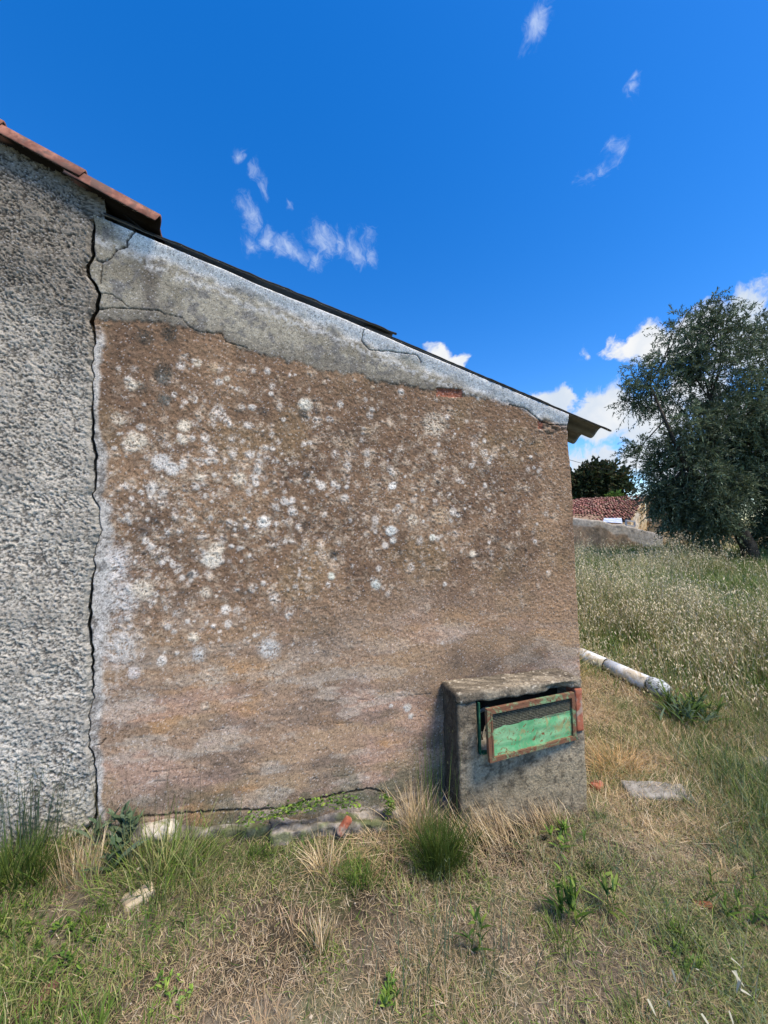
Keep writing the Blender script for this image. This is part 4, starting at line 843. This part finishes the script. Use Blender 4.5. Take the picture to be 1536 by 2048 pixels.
def tyel(V, d):
    n = fbm(V[:, 0]+V[:, 1], V[:, 2], 3.5, 4, 162); n2 = fbm(V[:, 0]-V[:, 1], V[:, 2]*1.4, 6, 3, 163)
    c = lerp((.36, .23, .10), (.48, .38, .24), sstep(n, .4, .6)); return lerp(c, (.55, .50, .42), sstep(n2, .55, .65)*.8)
slabwall('stone_wall', [(1322, 1066), (1345, 1062), (1400, 1066), (1450, 1060), (1536, 1064), (1640, 1070)], 12.5, 13.2, -.2, .35, M_far, 'crumbling yellow ochre stone wall behind the olive tree', tint=tyel)
# ruin with sagging tile roof
def poly3(name, quads, matl, par, sub=14, disp=0.0, C=None, th=.12):
    V, F, Cs, b = [], [], [], 0
    for q in quads:
        q = [np.array(p_, float) for p_ in q]; a_, b2 = np.meshgrid(np.linspace(0, 1, sub), np.linspace(0, 1, sub)); a_ = a_.ravel()[:, None]; b2 = b2.ravel()[:, None]
        P = (q[0]*(1-a_)+q[1]*a_)*(1-b2)+(q[3]*(1-a_)+q[2]*a_)*b2
        nn = np.cross(q[1]-q[0], q[3]-q[0]); nn /= np.linalg.norm(nn)
        P = P+nn*((fbm(P[:, 0]+P[:, 1], P[:, 2]*1.5+P[:, 1], 3, 4, 171)-.5)*disp)[:, None]
        V.append(P); F.append(grid_faces(sub, sub)+b); b += len(P)
        V.append(P-nn*th); F.append(grid_faces(sub, sub)[:, ::-1]+b); b += len(P)
    V = np.vstack(V); Cc_ = C(V) if C else None
    return child(name, np_mesh(name, V, np.vstack(F), Cc_), matl, par, True)
ruin = empty('ruined_house', tuple(at_depth(1220, 1060, 17)*np.array([1, 1, 0]))); tag(ruin, 'ruined stone house with sagging pinkish red tile roof behind the grey wall', 'house')
def troof(V):
    n = fbm(V[:, 0]*1.0, V[:, 1], 3, 4, 164); c = lerp((.20, .075, .07), (.42, .20, .17), sstep(n, .35, .6)); return lerp(c, (.14, .09, .07), sstep(fbm(V[:, 0], V[:, 1]+4, 2, 3, 165), .5, .65)*.8)
def ruinroof(name, q, par, nr=17, nc=34):
    q = [np.array(p_, float) for p_ in q]; V, F, C, b = [], [], [], 0      # rows of individual tiles
    nn = np.cross(q[1]-q[0], q[3]-q[0]); nn /= np.linalg.norm(nn); nn = nn if nn[2] > 0 else -nn
    for i in range(nr):
        for j in range(nc):
            if random.random() < .03: continue
            u0, u1 = (j+.06)/nc, (j+.94)/nc; v0, v1 = i/nr, (i+1.25)/nr; v1 = min(v1, 1)
            pts = []
            jit = random.uniform(-.15, .15)/nc; sag = -.22*math.sin(math.pi*(j/nc))*(1-i/nr)+random.uniform(-.02, .03)
            for v_, lf in ((v0, .07), (v1, .0)):
                for u_, hgt in ((u0, 0), ((u0+u1)/2, .05), (u1, 0)):
                    u2 = u_+jit; P = (q[0]*(1-u2)+q[1]*u2)*(1-v_)+(q[3]*(1-u2)+q[2]*u2)*v_; pts.append(P+nn*(hgt+lf+sag))
            V += pts; F += [(b, b+1, b+4, b+3), (b+1, b+2, b+5, b+4)]; b += 6
            cc = np.array(random.choice([(.34, .17, .15), (.28, .13, .12), (.40, .23, .19), (.20, .11, .10), (.38, .26, .21)]))*random.uniform(.6, 1.1); C += [cc]*6
    return child(name, np_mesh(name, V, F, C), attrmat('ruin_tiles', 8, .8, 1.2, .3, .02, 10), par, False)
D1, D2 = 14.5, 18.5
rl, rr_ = at_depth(1130, 1034, D1), at_depth(1262, 1040, D1*1.0); tl_, tr_ = at_depth(1168, 999, D2), at_depth(1290, 990, D2)
tr_[2] = tl_[2]+.1
rl = rl+(rl-rr_)*.8; tl_ = tl_+(tl_-tr_)*.05
ruinroof('tile_roof', [rl, rr_, tr_, tl_], ruin)
bk = lambda p_, q_: np.array([p_[0], p_[1], q_])
dn = lambda p_: bk(p_, 0.)
poly3('roof_base', [[rl-[0, 0, .12], rr_-[0, 0, .12], tr_-[0, 0, .12], tl_-[0, 0, .12]]], simple('ruin_mud', (.2, .14, .09), (.3, .22, .15), 4), ruin, 14, .1)
g1 = at_depth(1262, 1040, D1); g2 = at_depth(1330, 1030, D1+1.2); 
poly3('front_wall', [[dn(rl), dn(rr_), rr_-[0, 0, .1], rl-[0, 0, .1]]], M_far, ruin, 20, .1, lambda V: tyel(V, 0))
gp = at_depth(1300, 993, D1+2.5)
poly3('gable_wall', [[dn(rr_), dn(tr_), tr_+[0, 0, .05], rr_-[0, 0, .05]], [dn(tr_), dn(at_depth(1420, 1030, 17)), at_depth(1420, 1012, 17), tr_+[0, 0, .05]]], M_far, ruin, 24, .18, lambda V: tyel(V, 0), .3)
bw = [at_depth(1206, 1044, 13.3), at_depth(1245, 1046, 13.3)]
poly3('awning_sheet', [[bw[0], bw[1], at_depth(1243, 1036, 13.9), at_depth(1208, 1036, 13.9)]], simple('blue_sheet', (.28, .36, .55), (.55, .62, .75), 5), ruin, 6, .02, None, .03)
wf = [at_depth(1252, 1051, 13.2), at_depth(1269, 1053, 13.2), at_depth(1269, 1043, 13.2), at_depth(1252, 1041, 13.2)]
bars('window_frame', [(wf[i], wf[(i+1) % 4], .03, .03, (.7, .7, 0)) for i in range(4)], simple('white_frame', (.5, .5, .5), (.6, .6, .6), 5), ruin)
# cream house far behind
ch = empty('cream_house', tuple(at_depth(1180, 1000, 38)*np.array([1, 1, 0]))); tag(ch, 'distant cream house behind the dark round tree', 'house')
c0, c1 = at_depth(1060, 1000, 38), at_depth(1212, 1000, 38); dr = (c1-c0); dr[2] = 0; pn = np.cross(dr/np.linalg.norm(dr), [0, 0, 1.]); pn = pn if pn @ (c0-CAM) > 0 else -pn
zt = at_depth(1180, 966, 38)[2]
def boxq(a_, b_, z0, z1, dep):
    A_, B_ = np.array([a_[0], a_[1], 0.]), np.array([b_[0], b_[1], 0.]); up_ = np.array([0, 0, 1.])
    return [[A_+up_*z0, B_+up_*z0, B_+up_*z1, A_+up_*z1], [B_+up_*z0, B_+pn*dep+up_*z0, B_+pn*dep+up_*z1, B_+up_*z1], [A_+pn*dep+up_*z0, A_+up_*z0, A_+up_*z1, A_+pn*dep+up_*z1]]
poly3('wall', boxq(c0, c1, 0, zt, 7), M_cream, ch, 3, 0, None, .2)
rq = [c0-pn*.5, c1-pn*.5]; mid0, mid1 = c0+pn*3.5, c1+pn*3.5
poly3('roof', [[bk(rq[0], zt), bk(rq[1], zt), bk(mid1, zt+1.6), bk(mid0, zt+1.6)], [bk(mid0, zt+1.6), bk(mid1, zt+1.6), bk(c1+pn*7.5, zt), bk(c0+pn*7.5, zt)]], M_tile, ch, 4, .02, None, .15)
poly3('window', [[at_depth(1146, 1001, 37.8), at_depth(1156, 1001, 37.8), at_depth(1156, 991, 37.8), at_depth(1146, 991, 37.8)]], M_dark, ch, 3, 0, None, .05)

# ------------------------------------------------------------------ trees
def tree(name, label, base, trunks, blobs, leafL, leafW, pal, ntwig, nleaf, twigL, matbark, droop=.35, wood=None, inner=.45, dpt=1.0, clump=0):
    """blobs: (centre xyz, radius); trunks: list of (points, radii)"""
    root = empty(name, tuple(base)); tag(root, label, 'tree')
    lines = list(trunks); b = Bag()
    w_ = np.array([r_**2.2 for _, r_ in blobs]); w_ /= w_.sum(); cs = np.array([c_ for c_, _ in blobs]); rs = np.array([r_ for _, r_ in blobs])
    anchors = np.vstack([np.array(t_[0])[-3:] for t_ in trunks])
    for c_, r_ in blobs:
        a_ = anchors[np.argmin(np.linalg.norm(anchors-c_, axis=1))]
        m = (a_+c_)/2+rng.normal(0, r_*.2, 3); lines.append(([a_, m, c_], [wood*1.0, wood*.7, wood*.4]))
        for q in range(5):
            d = rng.normal(0, 1, 3); d /= np.linalg.norm(d); e_ = c_+d*r_*.85; lines.append(([c_, (c_+e_)/2+rng.normal(0, r_*.1, 3), e_], [wood*.4, wood*.25, wood*.12]))
    nsub = max(2, int(clump)) if clump else 1
    if clump:
        c2, r2 = [], []
        for c_, r_ in blobs:
            for q in range(nsub):
                d_ = rng.normal(0, 1, 3); d_ /= np.linalg.norm(d_); c2.append(c_+d_*r_*rng.uniform(.25, .95)); r2.append(r_*rng.uniform(.22, .42))
        cs, rs = np.array(c2), np.array(r2); w_ = rs**1.8*np.interp(cs[:, 2], [2.2, 4.5], [1.25, .62]); w_ /= w_.sum()
    bi = rng.choice(len(cs), ntwig, p=w_); cshade = rng.uniform(.7, 1.35, len(cs)); d = rng.normal(0, 1, (ntwig, 3)); d /= np.linalg.norm(d, axis=1)[:, None]
    rad = rs[bi]*(inner+(1-inner)*rng.random(ntwig)**.6)*(1+(vnoise(d[:, 0]*3+bi, d[:, 2]*3+d[:, 1]*2)-.5)*.5)
    P = cs[bi]+d*rad[:, None]*np.array([1, dpt, 1])
    dd = d+rng.normal(0, .5, (ntwig, 3)); dd[:, 2] += .15; dd /= np.linalg.norm(dd, axis=1)[:, None]
    tl2 = twigL*rng.uniform(.5, 1.2, ntwig); shade_ = rng.uniform(.8, 1.2, ntwig)*cshade[bi]
    for k_ in range(nleaf):
        t = (k_+rng.random(ntwig))/nleaf; pos = P+dd*(tl2*t)[:, None]; pos[:, 2] -= droop*tl2*t*t
        az = np.arctan2(dd[:, 1], dd[:, 0])+rng.normal(0, .9, ntwig); ln = np.clip(np.arccos(np.clip(dd[:, 2], -1, 1))+rng.normal(0, .5, ntwig)+droop*t, 0, 3.1)
        n = ntwig; L = leafL*rng.uniform(.7, 1.2, n); tw = rng.uniform(0, 6.28, n)
        dirv = np.stack([np.cos(az)*np.sin(ln), np.sin(az)*np.sin(ln), np.cos(ln)], 1); rv = rng.normal(0, 1, (n, 3)); sd = np.cross(dirv, rv); sd /= np.linalg.norm(sd, axis=1)[:, None]
        q = np.stack([pos, pos+dirv*(L*.5)[:, None]+sd*leafW*.5, pos+dirv*L[:, None], pos+dirv*(L*.5)[:, None]-sd*leafW*.5], 1).reshape(-1, 3)
        F = np.arange(4*n).reshape(n, 4); cc = pick(pal, n)*shade_[:, None]; b.add((q, F, np.repeat(cc, 4, 0)))
    tubes('trunk', lines, matbark, root, 7)
    if wood > .012:
        sel = rng.choice(ntwig, min(ntwig, 1400), replace=False)
        Vt, Ft = [], []; tb = Bag()
        for i in sel:
            p0, p1 = P[i]-dd[i]*tl2[i]*.5, P[i]+dd[i]*tl2[i]*.8; sdv = np.cross(dd[i], [0, 0, 1.])*.004
            tb.add((np.array([p0-sdv, p0+sdv, p1+sdv*.3, p1-sdv*.3]), np.array([[0, 1, 2, 3]]), np.tile((.10, .085, .06), (4, 1))))
        child('twigs', tb.mesh('twigs'), M_leaf, root)
    child('crown', b.mesh('crown'), M_leaf, root, False); return root
OD = 9.0
def ob(px, py, rp, dd=0.0): D = OD+dd; return (at_depth(px, py, D), rp/FPX*D*.92)
tb = at_depth(1512, 1120, OD); tb[2] = float(gz(tb[0], tb[1]))-.1
tp1, tp2, tp3 = at_depth(1495, 1090, OD), at_depth(1462, 1030, OD), at_depth(1440, 960, OD)
trunks = [([tb, tp1, tp2, tp3, at_depth(1425, 880, OD), at_depth(1420, 800, OD)], [.20, .16, .13, .10, .07, .04]),
          ([tp3, at_depth(1480, 880, OD+.4), at_depth(1540, 760, OD+.6)], [.08, .055, .035]),
          ([tp2, at_depth(1370, 930, OD-.3), at_depth(1330, 840, OD-.3), at_depth(1300, 770, OD)], [.07, .05, .035, .02])]
OBL = [(1440, 640, 42, 0), (1390, 668, 46, .3), (1350, 655, 30, 0), (1360, 720, 60, .4), (1440, 720, 80, 0), (1500, 690, 60, .5), (1300, 745, 45, 0), (1330, 800, 40, .4), (1262, 778, 22, 0), (1390, 800, 60, .8), (1470, 820, 90, 0), (1535, 760, 90, .2), (1545, 880, 110, .3), (1270, 800, 24, .2),
       (1290, 820, 30, .4), (1400, 880, 70, -.3), (1340, 900, 55, 0), (1270, 905, 22, 0), (1300, 935, 30, .2), (1460, 940, 95, .9), (1380, 970, 72, -.1), (1318, 990, 38, .1), (1420, 1010, 55, -.3), (1440, 1050, 36, -.3), (1345, 1045, 30, .1), (1362, 1008, 42, .1), (1475, 975, 45, -.3), (1415, 1045, 60, .9), (1550, 980, 90, .9), (1310, 1022, 14, .2), (1555, 1040, 50, .5), (1600, 820, 130, .5), (1640, 960, 130, 0), (1600, 680, 90, .5), (1440, 600, 20, 0), (1375, 625, 14, 0), (1560, 1060, 60, .2)]
OLIVE = np.array([(.060, .085, .055), (.085, .110, .080), (.045, .065, .040), (.13, .16, .13), (.07, .10, .07)])
tree('olive_tree', 'large grey green olive tree with leaning dark trunk at the right edge', tb, trunks, [ob(*q) for q in OBL], .085, .021, OLIVE*np.array([1.35, 1.35, 1.1]), 12500, 20, .36, M_bark, .35, .018, .1, 1.0, 16)
# drooping bare shoots inside the olive
FD = 24.0
fb = lambda px, py, rp, dd=0: (at_depth(px, py, FD+dd), rp/FPX*FD)
t0 = at_depth(1186, 1012, FD)
tree('citrus_tree', 'dark rounded tree with two merged crowns behind the ruined roof', t0, [([t0, at_depth(1184, 992, FD), at_depth(1188, 975, FD)], [.22, .18, .12]), ([at_depth(1184, 995, FD), at_depth(1174, 980, FD)], [.10, .08]), ([at_depth(1184, 995, FD), at_depth(1215, 975, FD)], [.12, .08])],
     [fb(1165, 965, 22), fb(1183, 950, 22), fb(1200, 960, 26), fb(1225, 955, 24), fb(1240, 972, 20), fb(1212, 980, 20), fb(1180, 975, 24), fb(1156, 978, 14)], .24, .13, np.array([(.035, .055, .022), (.055, .075, .03), (.08, .065, .03), (.03, .045, .02)]), 1300, 9, .5, M_bark, .2, .05, .2)
def bush(name, label, px, py, rp, D, pal):
    c_ = at_depth(px, py, D); base = c_.copy(); base[2] = .3
    return tree(name, label, base, [([base, (base+c_)/2, c_], [.1, .08, .05])], [(c_, rp/FPX*D), (c_+np.array([rp/FPX*D*1.2, 0, -.1]), rp/FPX*D*.8), (c_-np.array([rp/FPX*D*.9, 0, .1]), rp/FPX*D*.8)], .22, .12, pal, 420, 8, .3, M_bark, .1, .02, .1)
bush('bush', 'small green bush peeking over the sagging roof', 1228, 1000, 7, 22, GREEN)
bush('bush', 'dark bush beside the shed corner before the cream house', 1152, 1003, 8, 30, GREEN*.7)
# distant hedge line closing the horizon behind field
q0 = at_depth(1030, 908, 20); q1 = at_depth(1143, 916, 20); q2 = at_depth(1205, 936, 21); q3 = at_depth(1290, 955, 21.5)
tt = np.linspace(0, 1, 24)[:, None]; pts = (q1-(q2-q1)*2.5)*(1-tt)+q3*tt; pts[:, 2] -= .25*np.sin(np.pi*tt[:, 0])
tag(tubes('overhead_cable', [(pts, .012)], M_dark, None, 5), 'thin dark overhead cable dipping behind the rounded tree', 'cable')
